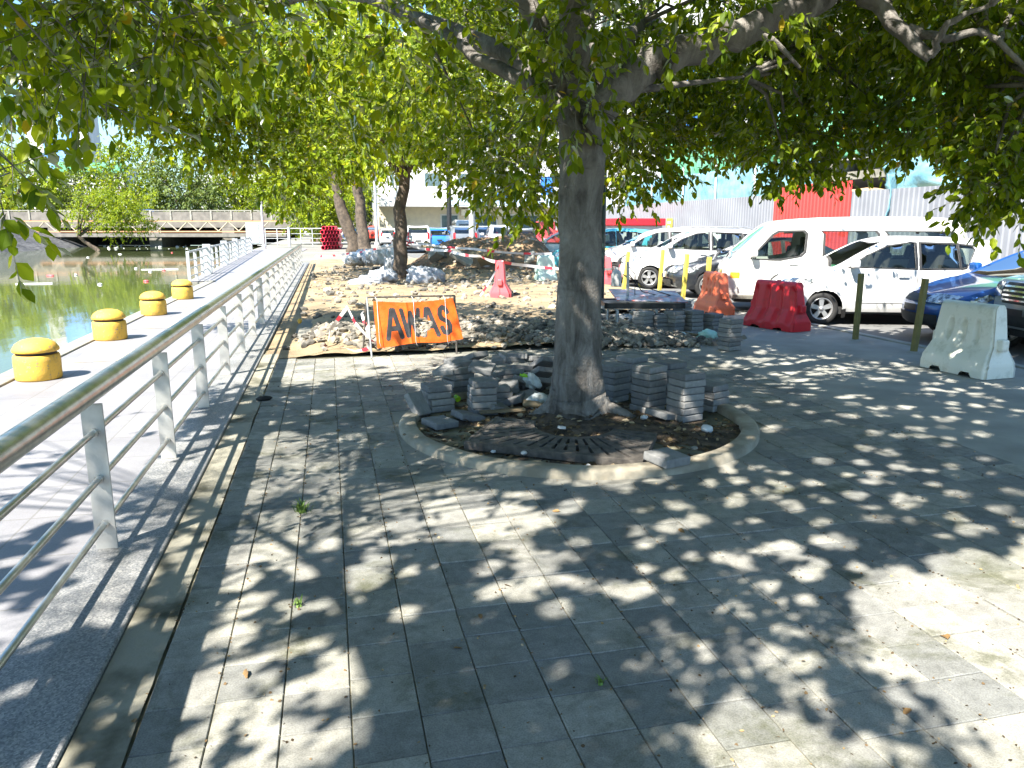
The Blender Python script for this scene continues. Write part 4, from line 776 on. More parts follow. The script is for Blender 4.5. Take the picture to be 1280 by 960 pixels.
# ================================================================== SIGN
def strokes(letter):
    if letter == 'A': return [((0, 0), (.42, 1)), ((.58, 1), (1, 0)), ((.2, .34), (.8, .34))]
    if letter == 'W': return [((0, 1), (.22, 0)), ((.24, 0), (.5, .9)), ((.5, .9), (.74, 0)), ((.78, 0), (1, 1))]
    a = [(.92, .80), (.78, .95), (.5, 1), (.2, .93), (.06, .75), (.16, .58), (.5, .5), (.84, .42), (.95, .25), (.82, .07), (.5, 0), (.2, .05), (.05, .22)]
    return list(zip(a[:-1], a[1:]))
def sign():
    S = thing('awas_sign', 'orange AWAS warning banner torn at its third letter on a thin steel frame', 'sign', (.48, 10.03, 0)); e = .012
    w_ = 1.13; fr = [((0, 0, 0), (-.03, .10, .78)), ((-.10, .36, .0), (-.03, .12, .78)), ((w_, 0, 0), (w_+.0, .10, .78)), ((w_-.05, .36, .0), (w_, .12, .78)), ((-.03, .11, .78), (w_, .11, .78)), ((-.02, .07, .16), (w_, .02, .16))]
    for i, (a, b) in enumerate(fr):
        mb = MB(); mb.tube([a, b], e, 8); mb.build('leg' if i < 4 else 'cross_bar', M['galv'] if i == 0 else M['rust'], S)
    nx, ny = 300, 130; U, Vv = np.meshgrid(np.linspace(0, 1, nx), np.linspace(0, 1, ny))
    c = np.array([[.075, .13], [1.22, .20], [1.10, .755], [.045, .735]]); X = (1-Vv)*((1-U)*c[0, 0]+U*c[1, 0])+Vv*((1-U)*c[3, 0]+U*c[2, 0]); Z = (1-Vv)*((1-U)*c[0, 1]+U*c[1, 1])+Vv*((1-U)*c[3, 1]+U*c[2, 1])-.035*np.sin(U*3.1416)*Vv-.02*np.sin(U*9+1)*(1-Vv)*.6
    Y = .01+.08*(Z/.78)+.02*np.sin(U*16+Vv*4)*.5+.018*(fbm(U*6, Vv*3, 4)-.5)-.012*np.exp(-((U-.40)/.015)**2)-.03
    P3 = np.stack([X, Y, Z], -1).reshape(-1, 3); I = np.arange(nx*ny).reshape(ny, nx); F = np.stack([I[:-1, :-1], I[:-1, 1:], I[1:, 1:], I[1:, :-1]], -1).reshape(-1, 4)
    cu = (U[:-1, :-1]+.5/nx).ravel(); cv = (Vv[:-1, :-1]+.5/ny).ravel(); ink = np.zeros(len(cu), bool)
    for ch, x0, x1, y0, y1, wd in (('A', .14, .30, .19, .81, .028), ('W', .33, .535, .19, .81, .026), ('A', .565, .73, .19, .81, .028), ('S', .785, .89, .20, .82, .028)):
        for (ax, ay), (bx, by) in strokes(ch):
            ax, bx = x0+(x1-x0)*ax, x0+(x1-x0)*bx; ay, by = y0+(y1-y0)*ay, y0+(y1-y0)*by; sx, sy = 2.05, 1.0
            px_, py_ = (cu-ax)*sx, cv-ay; dx, dy = (bx-ax)*sx, by-ay; t = np.clip((px_*dx+py_*dy)/(dx*dx+dy*dy), 0, 1); d = np.hypot(px_-t*dx, py_-t*dy); ink |= d < wd*2.05
    ang = np.arctan2(cv-.43, (cu-.56)*1.8); rr = np.hypot((cu-.56)*2.05/.20, (cv-.43)/.24); hole = rr < 1+.22*np.sin(3*ang+1)+.12*np.sin(7*ang)
    k = ~hole
    npmesh('banner', P3, F[k], [M['orange'], M['ink']], S, midx=ink[k].astype(int), smooth=True)
    for x in (.125, .60, 1.02):
        mb = MB(); mb.tube([(x-.05, .075, .785), (x-.03, .045, .75), (x-.02, -.05, .2), (x, .0, .14)], .004, 5); mb.build('cord', M['tapew'], S)
sign()

# ================================================================== TAPE
def tape(pts, label, w_=.055, twist=0.0, seed=0, seg=.16, sag=0.0):
    P_ = []; r = np.random.default_rng(seed)
    for a, b in zip(pts[:-1], pts[1:]):
        a, b = np.array(a, float), np.array(b, float); L = np.linalg.norm(b-a); n_ = max(2, int(L/(seg/2)))
        for i in range(n_):
            t = i/n_; P_.append(a+(b-a)*t-np.array([0, 0, sag*L*.04*4*t*(1-t)]))
    P_.append(np.array(pts[-1], float)); V = []; F = []; mi = []
    for i, p in enumerate(P_):
        d = P_[min(i+1, len(P_)-1)]-P_[max(i-1, 0)]; d = d/(np.linalg.norm(d)+1e-9); up = np.array([0, 0, 1.0]); sd = np.cross(d, up); sd = sd/(np.linalg.norm(sd)+1e-6); u2 = np.cross(sd, d)
        t = .5*math.sin(i*.35+seed)+twist*i; u = u2*math.cos(t)+sd*math.sin(t); V += [p-u*w_/2, p+u*w_/2]
    for i in range(len(P_)-1): F.append((2*i, 2*i+2, 2*i+3, 2*i+1)); mi.append(1 if i % 5 == 0 else 0)
    return tag(npmesh('barrier_tape', V, F, [M['tapew'], M['taper']], midx=mi, smooth=True), label, 'tape', 'red and white barrier tapes')
t2 = AT(507, 306, 24.0); pk = np.array([3.95, 17.6, .86])
tape([t2, AT(560, 313, 22), AT(600, 320, 20), pk], 'lower barrier tape from the wrapped tree down to the pink barrier', .075, seed=1, sag=.5, seg=.5)
tape([pk, AT(660, 332, 18.5), AT(720, 337, 19.5), AT(765, 336, 20.5)], 'barrier tape running right from the pink barrier behind the big trunk', .07, seed=2, sag=.3, seg=.5)
tape([t2+np.array([0, 0, .12]), AT(590, 311, 24), AT(690, 317, 25)], 'upper barrier tape stretched level across the earth mound', .07, seed=3, sag=.5, seg=.5)
tape([AT(500, 306, 24), AT(470, 311, 25), AT(440, 316, 27), AT(394, 320, 30)], 'barrier tape running left from the wrapped tree to the railing', .07, seed=4, sag=.3, seg=.5)
tw = [t2+np.array([.33*math.cos(a)-.12, .33*math.sin(a)-.0, .05*math.sin(3*a)+.03*a]) for a in np.linspace(0, 12, 40)]
tape(tw, 'barrier tape wound round the trunk above the sacks', .10, seed=5, seg=.3)
tape([pk+np.array([-.1, -.1, -.05]), AT(612, 352, 17.3), AT(600, 370, 17.0)], 'loose tape end hanging left of the pink barrier', .05, seed=6, sag=.3, seg=.3)
tape([AT(409, 434, 10.3), AT(413, 412, 10.4), AT(434, 384, 10.3), AT(444, 404, 10.2), AT(462, 424, 10.1), AT(475, 431, 10.0)], 'tangled tape loop standing left of the sign', .05, seed=7, twist=.05)
tape([AT(424, 434, 10.4), AT(445, 440, 10.2), AT(460, 436, 10.1), AT(463, 424, 10.1), AT(452, 392, 10.2), AT(459, 386, 10.2)], 'tape strand hooked low on the left sign leg', .05, seed=8, twist=.08)

# ================================================================== SACKS AT THE TREE, PIPES
sg = 'debris sacks round the taped tree'
for i, (x, y, d, sz, rz, lab) in enumerate([(460, 353, 21.8, (.95, .6, .42), .3, 'flat grey sack at the far left of the pile'), (480, 347, 22.4, (.85, .6, .62), .1, 'full grey-white sack left of the taped trunk'), (489, 337, 24.6, (.6, .5, .8), .5, 'tall upright grey sack left behind the taped trunk'), (526, 347, 22.4, (.85, .6, .6), -.2, 'grey sack slumped right of the taped trunk'), (541, 346, 22.6, (.8, .6, .55), .4, 'small pale sack at the right end of the pile'), (450, 322, 29, (.8, .6, .55), .2, 'shiny white sack at the left of the back row'), (464, 321, 28.6, (.75, .6, .6), -.3, 'shiny white sack in the middle of the back row'), (478, 319, 28, (.8, .6, .7), .6, 'tall shiny white sack at the right of the back row'), (440, 326, 28.5, (.7, .5, .4), .6, 'small shiny white sack at the end of the back row'), (492, 324, 26.5, (.6, .5, .9), .2, 'shiny white sack just behind the taped trunk')]):
    tag(put(lump('debris_sack', M['sack'] if i < 5 else M['sackw'], sz, 30+i, .6, 6, crump=.28), AT(x, y, d), (0, 0, rz)), lab, 'sack', sg)
mb = MB()
for (r0, r1, y0, y1) in ((.10, .10, 0, 4),):
    n_ = 14; V = []; 
    for yy, rr in ((0, .155), (4, .155), (4, .13), (0, .13)):
        for k in range(n_): V.append((rr*math.cos(k*6.2832/n_), yy, rr*math.sin(k*6.2832/n_)))
    F = []
    for q in range(4):
        for k in range(n_): F.append((q*n_+k, q*n_+(k+1) % n_, ((q+1) % 4)*n_+(k+1) % n_, ((q+1) % 4)*n_+k))
    mb.smooth = False; mb.add(V, F)
pipe0 = mb.build('drain_pipe', M['ppipe']); P0 = G(404, 312); first = True; dirn = (G(431, 311)-P0); dirn[2] = 0; dirn /= np.linalg.norm(dirn)
RW = ['bottom', 'second', 'third', 'fourth', 'fifth', 'top']
for rw in range(6):
    m_ = 6-(rw % 2) if rw < 5 else 4
    for k in range(m_):
        o = pipe0 if first else pipe0.copy()
        if not first: COL.objects.link(o)
        first = False; q = P0+dirn*(.335*(k+.5*(rw % 2)))*.95; o.location = (q[0], q[1], .14+rw*.275); o.rotation_euler = (0, 0, -.06)
        tag(o, f'red drain pipe, {ORD[k]} from the left in the {RW[rw]} row of the pipe stack', 'pipe', 'red drain pipes stacked beyond the trees')
for i, (x, y, rz, lab) in enumerate([(466, 309, .5, 'loose red pipe lying left of the taped trunk'), (474, 310, .8, 'loose red pipe on the ground in the middle of the loose ones'), (482, 308, .3, 'loose red pipe nearest the taped trunk')]):
    p = G(x, 318); o = pipe0.copy(); COL.objects.link(o); o.location = (p[0], p[1]-2, .14); o.scale = (1, .3, 1); o.rotation_euler = (0, 0, rz); tag(o, lab, 'pipe', 'loose red pipes')

# ================================================================== PLASTIC BARRIERS
def barrier(name, label, mat, loc, rz, L=1.05, H=.78, style='flute', group='plastic road barriers', tilt=0):
    r = thing(name, label, 'barrier', loc, rz, group); r.rotation_euler = (tilt, 0, rz)
    def hw(z):
        q = z/H; return float(np.interp(q, [0, .16, .22, .42, 1], [.235, .235, .215, .12, .085]))*(H/.78)
    def hl(z): return L/2*float(np.interp(z/H, [0, .18, .35, 1], [1, 1, .93, .80]))
    zs = np.concatenate([np.linspace(.0, .2*H, 6), np.linspace(.2*H, H*.97, 22)[1:], [H]]); nu = 56; us = np.linspace(-1, 1, nu); V = []; rows = []
    def dep(u, z):
        q = z/H; d = 0
        if style == 'flute' and .12 < q < .93: d = .045*max(0, math.cos(u*math.pi*3.5+math.pi))**1.2*min(1, (q-.12)/.08)*min(1, (.93-q)/.1)
        if style == 'oval':
            for c in (-.46, 0, .46):
                e = ((u-c)/.105)**2+((q-.62)/.15)**2; d += .055*max(0, min(1, (1.25-e)/.5))
            d += .014*(abs(q-.17) < .02)
        if style == 'slot':
            for c in (-.5, -.1, .3):
                for zc in (.78, .5): e = (abs(u-c)/.08)**4+(abs(q-zc)/.07)**4; d += .04*max(0, min(1, (1.3-e)/.6))
            d += .012*(abs(q-.25) < .025)+.012*(abs(q-.12) < .02)
        if style == 'plain': d = .012*max(0, math.cos(u*math.pi*1.5))
        return d
    seq = [(z, -1) for z in zs]+[(z, 1) for z in zs[::-1]]
    for z, sgn in seq:
        for u in us:
            e = max(0, (abs(u)-.93)/.07); y = sgn*(hw(z)-dep(u, z))*(1-.22*e*e)
            zz = z
            if z == 0 and (abs(abs(u)-.45) < .17): zz = .035
            if z >= H*.97: y *= .86 if z < H else .55
            V.append((u*hl(z), y, zz))
    F = []; m_ = len(seq)
    for i in range(m_-1):
        for k in range(nu-1): F.append((i*nu+k, i*nu+k+1, (i+1)*nu+k+1, (i+1)*nu+k))
    mb = MB(); mb.smooth = True; mb.add(V, F); mb.smooth = False; half = len(zs)
    for e in (0, nu-1):
        for i in range(half-1):
            q = (i*nu+e, (i+1)*nu+e, (m_-2-i)*nu+e, (m_-1-i)*nu+e); mb.f.append(q if e else q[::-1]); mb.mi.append(0); mb.sm.append(False)
    o = mb.build('shell', mat, r)
    for sgn in (-1, 1):
        mb = MB(); z = H*.46; mb.box((sgn*(hl(z)+.02), 0, z), (.10, .11, H*.17)); mb.build('interlock_lug', mat, r, bevel=.025)
    mb = MB(); mb.cyl((.0, 0, H-.004), .035, .02, 16); mb.build('filler_cap', mat, r); return r
def seg_pose(a, b):
    a, b = np.array(a), np.array(b); return (a+b)/2, math.atan2(b[1]-a[1], b[0]-a[0]), np.linalg.norm(b-a)
c, a, l = seg_pose(G(1166, 459), G(1250, 477)); off = np.array([.05, .22, 0]); barrier('water_barrier', 'dirty white plastic barrier with three oval recesses before the silver car', M['pwhite'], c+np.array([.13, .13, 0]), a, .92, .82, 'oval')
c, a, l = seg_pose(G(934, 406), G(1004, 417)); barrier('water_barrier', 'bright red plastic barrier with flutes before the white van', M['pred'], c+np.array([.13, .15, 0]), a, 1.12, .79, 'flute')
barrier('water_barrier', 'faded orange plastic barrier seen end-on beside the yellow posts', M['porange'], G(899, 394)+np.array([.12, .45, 0]), R(86), .95, .80, 'slot')
barrier('water_barrier', 'faded pink plastic barrier standing alone on the dirt', M['ppink'], G(629, 374)+np.array([0, .3, 0]), R(76), .95, .88, 'plain')
barrier('water_barrier', 'pale green plastic barrier behind the earth mound by the big trunk', M['pteal'], G(682, 352), R(5), .62, .80, 'plain')
barrier('water_barrier', 'red plastic barrier just right of the big trunk behind the table', M['ppink'], G(757, 354), R(80), .95, .80, 'plain')

# ================================================================== POSTS IN FRONT OF THE CARS
def post(name, px, py, h, w_, mat, label, tilt=0, group='low posts along the parking edge'):
    p = G(px, py); r = thing(name, label, 'post', p, .2, group); r.rotation_euler = (0, tilt, .2); mb = MB(); mb.box((0, 0, h/2), (w_, w_*.8, h)); mb.build('shaft', mat, r, bevel=.006)
    mb = MB(); mb.lathe([(0, .012), (w_*.9, .01), (w_*1.25, -.01)], 12); mb.build('footing', M['conc'], r)
post('parking_post', 1069, 425, 1.0, .075, M['olive'], 'faded olive post in front of the white hatchback door'); post('parking_post', 1142, 440, 1.0, .078, M['olive'], 'leaning olive post beside the blue car number plate', .08); post('parking_post', 1242, 432, .82, .078, M['olive'], 'olive post behind the white barrier', .03)
for x, y, h, t_, lab in [(757, 350, 1.0, 0, 'yellow post right beside the big trunk'), (779, 366, 1.05, .12, 'yellow post leaning behind the table upright'), (800, 359, .98, .04, 'yellow post before the front wheel of the white car'), (824, 366, 1.1, .06, 'yellow post leaning before the white car door'), (853, 378, 1.08, .07, 'yellow post before the black bonnet'), (882, 385, 1.06, .03, 'yellow post touching the orange barrier')]:
    post('yellow_post', x, y, h, .085, M['yelpost'], lab, t_)

# ================================================================== FOLDING TABLE WITH PRINTED BOARD
def table():
    c = np.array([4.98, 11.75, 0]); T = thing('folding_table', 'black framed low folding table with a printed board on top right of the trunk', 'table', c, R(-14)); z = .46
    for p, q in (((-.62, -.38), (.62, -.38)), ((-.62, .42), (.62, .42)), ((-.62, -.38), (-.62, .42)), ((.62, -.38), (.62, .42))):
        mb = MB(); mb.box((np.array([*p, z])+np.array([*q, z]))/2-np.array([0, 0, .02]), (abs(p[0]-q[0])+.05, abs(p[1]-q[1])+.05, .085)); mb.build('frame_rail', M['dark'], T)
    mb = MB(); mb.box((0, .02, z-.005), (1.2, .76, .02)); mb.build('table_top', M['dark'], T)
    mb = MB(); mb.box((0, 0, 0), (1.15, .82, .012)); o = mb.build('printed_board', M['print'], T); o.location = (.10, .04, z+.105); o.rotation_euler = (R(8), R(2), R(4))
    for x in (-.45, .18):
        mb = MB(); mb.tube([(x-.30, -.30, z-.05), (x-.05, -.32, z-.06), (x+.02, -.33, z-.10), (x+.03, -.33, 0)], .028, 10); mb.build('leg', M['galv'], T)
    for x in (-.5, .5):
        mb = MB(); mb.tube([(x, .36, z), (x, .36, 0)], .024, 8); mb.build('leg', M['galv'], T)
    mb = MB(); mb.tube([(-.22, .0, z+.02), (-.24, .0, z+.66)], .022, 8); mb.build('upright', M['galv'], T)
    for k in range(3):
        mb = MB(); r = np.random.default_rng(k); mb.tube([(-.24, .0, z+.6-.1*k), (-.10-.1*k, .1, z+.45), (.12*k-.1, .05, z+.12+.05*k), (.1+.2*k, .1, z+.1)], .008, 6); mb.build('cable', M['dark'], T)
def printm():
    m, t, b, oc = base('printed board'); n1 = noise(t, oc, 4, 2, .5, .6); n2 = noise(t, oc, 7, 2, .5, .3)
    c = ramp(t, n1, [(.40, (.42, .41, .42)), (.47, (.36, .30, .33)), (.52, (.5, .10, .05)), (.60, (.04, .04, .055))]); c = mix(t, ramp(t, n2, [(.56, (0, 0, 0)), (.6, (1, 1, 1))]), c, (.10, .10, .20))
    t.links.new(c, b.inputs['Base Color']); b.inputs['Roughness'].default_value = .3; return m
M['print'] = printm(); table()
mb = MB(); mb.lathe([(0, 0), (.09, 0), (.095, .02), (.095, .22), (.07, .28), (.03, .31), (.03, .35), (0, .35)], 16); tag(mb.build('plastic_canister', M['white'], loc=tuple(AT(770, 358, 14.0))), 'white plastic canister standing behind the printed board', 'canister')

# grass tufts, fallen leaves, small litter on the paving
def tuft(px, py, n_, h, lab, seed):
    r = np.random.default_rng(seed); V = []; F = []
    for i in range(n_):
        a = r.random()*6.283; l = h*(.5+.6*r.random()); o = r.normal(size=2)*h*.18; d = np.array([math.cos(a), math.sin(a)])*l*(.3+.6*r.random()); s = np.array([-math.sin(a), math.cos(a)])*.004; b_ = len(V)
        V += [(*(o-s), 0), (*(o+s), 0), (*(o+d*.5+s), l*.6), (*(o+d*.5-s), l*.6), (*(o+d), l*.8)]; F += [(b_, b_+1, b_+2, b_+3), (b_+3, b_+2, b_+4, b_+4)]
    V = np.array(V); me = bpy.data.meshes.new('grass_tuft'); me.from_pydata(V.tolist(), [], [tuple(dict.fromkeys(f)) for f in F]); o = link('grass_tuft', me, M['grass']); o.location = tuple(G(px, py)); tag(o, lab, 'grass', 'grass tufts in the joints')
tuft(378, 640, 70, .085, 'largest green grass tuft in the paving joints at left', 1); tuft(373, 757, 14, .05, 'sparse grass sprig in the joint below the large tuft', 2); tuft(822, 376, 60, .22, 'grass tuft at the foot of the yellow posts', 3); tuft(750, 855, 16, .04, 'tiny grass sprig in the joint at bottom centre', 4)
mb = MB(); r_ = np.random.default_rng(9)
lab_at = []
for i in range(20):
    x, y = [(168, 905), (848, 662), (630, 732), (930, 565), (610, 628), (700, 640)][i] if i < 6 else (300+950*r_.random(), 470+470*r_.random()**1.3)
    p = G(x, y)
    if abs(p[0]-2.05) < 1.6 and abs(p[1]-6.2) < 1.6 or p[0] > 4.7: continue
    V, F, t = leaves(np.zeros((1, 3)), np.array([[1.0, 0, .05]]), .055, .032, 100+i)
    o = npmesh('fallen_leaf', V, F, M['leafdead']); put(o, (p[0], p[1], .006), (.15*r_.normal(), 0, 6.28*r_.random())); tag(o, 'small dry brown leaf fallen on the grey paving tiles', 'leaf', 'fallen leaves on the paving')
tag(put(lump('black_shoe', M['black'], (.16, .08, .05), 55, .3), (*G(330, 501)[:2], .025), (0, 0, .2)), 'flattened black rubber scrap on the paving near the railing', 'rubber scrap')

# ================================================================== CARS
def chaikin(pts, it=2):
    P_ = [np.array(p, float) for p in pts]
    for _ in range(it):
        Q = [P_[0]]
        for a, b in zip(P_[:-1], P_[1:]): Q += [a*.75+b*.25, a*.25+b*.75]
        P_ = Q+[P_[-1]]
    return P_
WHEELS = {}
def wheel(r, w_, parent, loc, flip, rimmat='rim'):
    key = (round(r, 3), rimmat)
    if key not in WHEELS:
        mb = MB(); mb.lathe([(r*.64, -w_/2), (r*.9, -w_/2), (r*.98, -w_/2+.02), (r, -w_/4), (r, w_/4), (r*.98, w_/2-.02), (r*.9, w_/2), (r*.66, w_/2), (r*.64, w_/2-.02)], 36, axis='y'); mb.lathe([(0, .0), (r*.64, .0)], 36, axis='y'); ty = mb
        rb = MB(); rb.lathe([(r*.56, w_/2-.05), (r*.60, w_/2-.012), (r*.665, w_/2+.002), (r*.665, w_/2-.03)], 36, axis='y'); rb.lathe([(0, w_/2-.005), (r*.13, w_/2-.008), (r*.15, w_/2-.03)], 20, axis='y')
        for k in range(5):
            a = k*2*math.pi/5+.3; d = np.array([math.cos(a), math.sin(a)]); n = np.array([-d[1], d[0]]); q0, q1 = r*.08, r*.60; w0, w1 = r*.10, r*.15
            pts = [d*q0-n*w0, d*q0+n*w0, d*q1+n*w1, d*q1-n*w1]; y1, y0 = w_/2-.018, w_/2-.05
            rb.add([(p[0], y1, p[1]) for p in pts]+[(p[0], y0, p[1]) for p in pts], [(0, 1, 2, 3), (0, 4, 5, 1), (1, 5, 6, 2), (2, 6, 7, 3), (3, 7, 4, 0)])
        o1 = ty.build('wheel', M['black']); o2 = rb.build('rim', M[rimmat]); WHEELS[key] = (o1.data, o2.data); bpy.data.objects.remove(o1); bpy.data.objects.remove(o2)
    a, b = WHEELS[key]; o = bpy.data.objects.new('wheel', a); COL.objects.link(o); o.parent = parent; o.location = loc; o.rotation_euler = (0, 0, math.pi if flip else 0)
    o2 = bpy.data.objects.new('rim', b); COL.objects.link(o2); o2.parent = o
def car(name, label, cat, loc, rz, col, sil, belt, W, wh, wr, wins, ws, rg, lights_f=None, lights_r=None, grille=None, intake=None, nplate=None, scale=1, group=None, lod=0, Rr=.10, tb=.17, nose=.16, tail=.08, mirror=None, handles=(), lines=(), sidepatch=(), roof_rail=False, gl='glass', bulge=.03, seatx=(.35, -.55), plate_r=None, sill=.30, slats=False):
    T = thing(name, label, cat, loc, rz, group, scale); S = np.array(chaikin(sil, 2)); L0, L1 = S[:, 0].min(), S[:, 0].max(); H = S[:, 1].max()
    d = np.r_[0, np.cumsum(np.linalg.norm(np.diff(S, axis=0), axis=1))]; n_ = int(d[-1]/(.07 if lod == 0 else .14)); u = np.linspace(0, d[-1], n_); S = np.column_stack([np.interp(u, d, S[:, 0]), np.interp(u, d, S[:, 1])])
    zb = S[0, 1]; xm, hl = (L0+L1)/2, (L1-L0)/2
    A, Bs = S[:-1], S[1:]
    def dist(x, z):
        p = np.array([x, z]); t = np.clip(((p-A)*(Bs-A)).sum(1)/((Bs-A)**2).sum(1), 0, 1); return np.sqrt((((A+(Bs-A)*t[:, None])-p)**2).sum(1).min())
    def ys(x, z, dd=None):
        dd = dist(x, z) if dd is None else dd
        y = W*(1-.10*abs((x-xm)/hl)**4)
        if z > belt: y *= 1-tb*((z-belt)/(H-belt))**1.25
        if z < sill+.12: y -= .05*((sill+.12-z)/.15)**1.5
        y -= .012*math.exp(-((z-belt*.78)/.05)**2)
        if dd < Rr: y -= Rr-math.sqrt(max(0, Rr*Rr-(Rr-dd)**2))
        return y
    def ss(a, b, x): t = min(1, max(0, (x-a)/(b-a))); return t*t*(3-2*t)
    def df(p):
        x, y, z = p; k = (y/W)**2; x2 = x-nose*k*ss(L1-.9, L1-.05, x)+tail*k*ss(L0+.6, L0+.03, x)
        if abs(y) < W: z = z-.035*k*ss(.4, 1.6, x)*(z > .6)*(z < belt+.1)
        return (x2, y, z)
    # side panels with window openings and wheel arches
    out = [tuple(p) for p in S]; ra = wr*1.2
    for xw in sorted(wh):
        dx = math.sqrt(max(0, ra*ra-(wr-zb)**2)); a0 = math.atan2(zb-wr, -dx); a0 = a0 if a0 > 0 else a0+2*math.pi; a1 = math.atan2(zb-wr, dx)
        for t in np.linspace(a0, a1, 15): out.append((xw+ra*math.cos(t), wr+ra*math.sin(t)))
    step = .085 if lod == 0 else .16
    v, Tt = tri2d(out, wins, step)
    mb = MB(); mb.smooth = True
    for s in (1, -1): mb.add([df((x, s*ys(x, z), z)) for x, z in v], Tt if s == 1 else [t[::-1] for t in Tt])
    cols = [-1, -.95, -.88, -.6, -.3, 0, .3, .6, .88, .95, 1]; nc = len(cols); SV = []; N = []
    for i, (x, z) in enumerate(S):
        tg = S[min(i+1, len(S)-1)]-S[max(i-1, 0)]; n = np.array([tg[1], -tg[0]])*-1; n = n/np.linalg.norm(n); Ye = ys(x, z, 0.0)
        N.append((n, Ye))
        for t in cols: SV.append(df((x+n[0]*bulge*(1-t*t), Ye*t, z+n[1]*bulge*(1-t*t))))
    FB, FW, FR = [], [], []
    for i in range(len(S)-1):
        xmid, zmid = (S[i]+S[i+1])/2
        for k in range(nc-1):
            f = (i*nc+k, (i+1)*nc+k, (i+1)*nc+k+1, i*nc+k+1); t = abs(cols[k]+cols[k+1])/2
            if t < .86 and ws and ws[0] < xmid < ws[1] and zmid > belt-.02: FW.append(f)
            elif t < .86 and rg and rg[0] <= zmid <= rg[1] and xmid < xm: FR.append(f)
            else: FB.append(f)
    mb.add(SV, FB); mb.build('body', col, T)
    for nm, Fx in (('windscreen', FW), ('rear_window', FR)):
        if Fx:
            ids = sorted({i for f in Fx for i in f}); mp = {a: i for i, a in enumerate(ids)}; m2 = MB(); m2.smooth = True; m2.add([SV[i] for i in ids], [tuple(mp[i] for i in f) for f in Fx]); m2.build(nm, M[gl], T)
    for wp in wins:
        c = np.mean(np.array(wp), 0); big = [tuple(c+(np.array(p)-c)*(1+.05/max(.3, np.linalg.norm(np.array(p)-c)))) for p in wp]
        vv, tt = tri2d(wp, (), .15); v3, t3 = tri2d(big, [wp], .15, False)
        for s in (1, -1):
            m2 = MB(); m2.smooth = True; m2.add([df((x, s*(ys(x, z)-.012), z)) for x, z in vv], tt if s == 1 else [t[::-1] for t in tt]); o = m2.build('window', M[gl], T)
            m2 = MB(); m2.smooth = True; m2.add([df((x, s*(ys(x, z)+.004), z)) for x, z in v3], t3 if s == 1 else [t[::-1] for t in t3]); m2.build('window_trim', M['trim'], o)
    def side_patch(nm, poly, mat, off=.006, sides=(1, -1), st=.1):
        vv, tt = tri2d(poly, (), st)
        for s in sides:
            m2 = MB(); m2.smooth = True; m2.add([df((x, s*(ys(x, z)+off), z)) for x, z in vv], tt if s == 1 else [t[::-1] for t in tt]); m2.build(nm, mat, T)
    fr = S[:np.argmax(S[:, 1] > belt*.98)]; rr_ = S[::-1]; rr_ = rr_[:np.argmax(rr_[:, 1] > H*.93)]
    def end_patch(nm, z0, z1, t0, t1, mat, front=True, off=.01, sym=True):
        src = fr if front else rr_; zz = np.maximum.accumulate(src[:, 1]+np.arange(len(src))*1e-6); s_ = 1 if front else -1
        for sg in ((1, -1) if sym else (1,)):
            V = []; F = []
            for z in np.linspace(z0, z1, 7):
                x = float(np.interp(z, zz, src[:, 0])); Ye = ys(x, z, 0.0)
                for t in np.linspace(t0, t1, 9): V.append(df((x+s_*(off+bulge*(1-t*t)), sg*Ye*t, z)))
            for i in range(6):
                for k in range(8): F.append((i*9+k, i*9+k+1, (i+1)*9+k+1, (i+1)*9+k))
            m2 = MB(); m2.smooth = True; m2.add(V, F); m2.build(nm, mat, T)
    if lights_f: end_patch('headlight', *lights_f, M['lampw'])
    if lights_r: end_patch('tail_light', *lights_r, M['tail'], False)
    if grille: end_patch('grille', *grille, M['trim'], sym=False)
    if intake: end_patch('air_intake', *intake, M['trim'], sym=False, off=.008)
    if nplate: end_patch('number_plate', *nplate, M['plate'], sym=False, off=.03)
    if plate_r: end_patch('number_plate', *plate_r, M['plate'], False, sym=False, off=.03)
    for nm, poly, mat, sides in sidepatch: side_patch(nm, poly, M[mat], .007, sides)
    for (x0, z0), (x1, z1) in lines:
        k = .005; dx, dz = x1-x0, z1-z0; l = math.hypot(dx, dz); nx, nz = -dz/l*k, dx/l*k
        side_patch('panel_gap', [(x0-nx, z0-nz), (x1-nx, z1-nz), (x1+nx, z1+nz), (x0+nx, z0+nz)], M['gap'], .002, (1,), .2)
    if slats:
        for z in np.linspace(grille[0]+.05, grille[1]-.05, 4): end_patch('grille_slat', z-.012, z+.012, grille[2], grille[3], M['chrome'], sym=False, off=.03)
    for xw in wh:
        for s in (1, -1): wheel(wr, .19, T, (xw, s*(W-.13), wr), s < 0)
    m2 = MB(); m2.box((xm, 0, .30+.1), (L1-L0-.7, 2*W-.62, .38)); m2.box((xm, 0, .26), (abs(wh[0]-wh[1])-2.4*wr, 2*W-.2, .12)); m2.build('underbody', M['trim'], T)  # dark box put in to block light beneath the body
    if lod == 0:
        for hx, hz in handles:
            m2 = MB(); y = ys(hx, hz); m2.box((hx, y+.018, hz), (.17, .022, .03)); m2.build('door_handle', col, T, bevel=.008)
        for sx in seatx:
            for sy in ((.36, -.36) if sx == seatx[0] else (.36, -.36)):
                m2 = MB(); m2.box((sx, sy, belt-.28), (.5, .46, .2)); m2.box((sx-.28, sy, belt-.02), (.14, .46, .58), rot=Matrix.Rotation(-.2, 3, 'Y')); m2.box((sx-.36, sy, belt+.34), (.09, .24, .2)); m2.build('seat', M['seat'], T, bevel=.04)
        m2 = MB(); m2.box((ws[0]+.45, 0, belt-.16), (.5, 2*W-.3, .26)); m2.build('dashboard', M['trim'], T, bevel=.05)
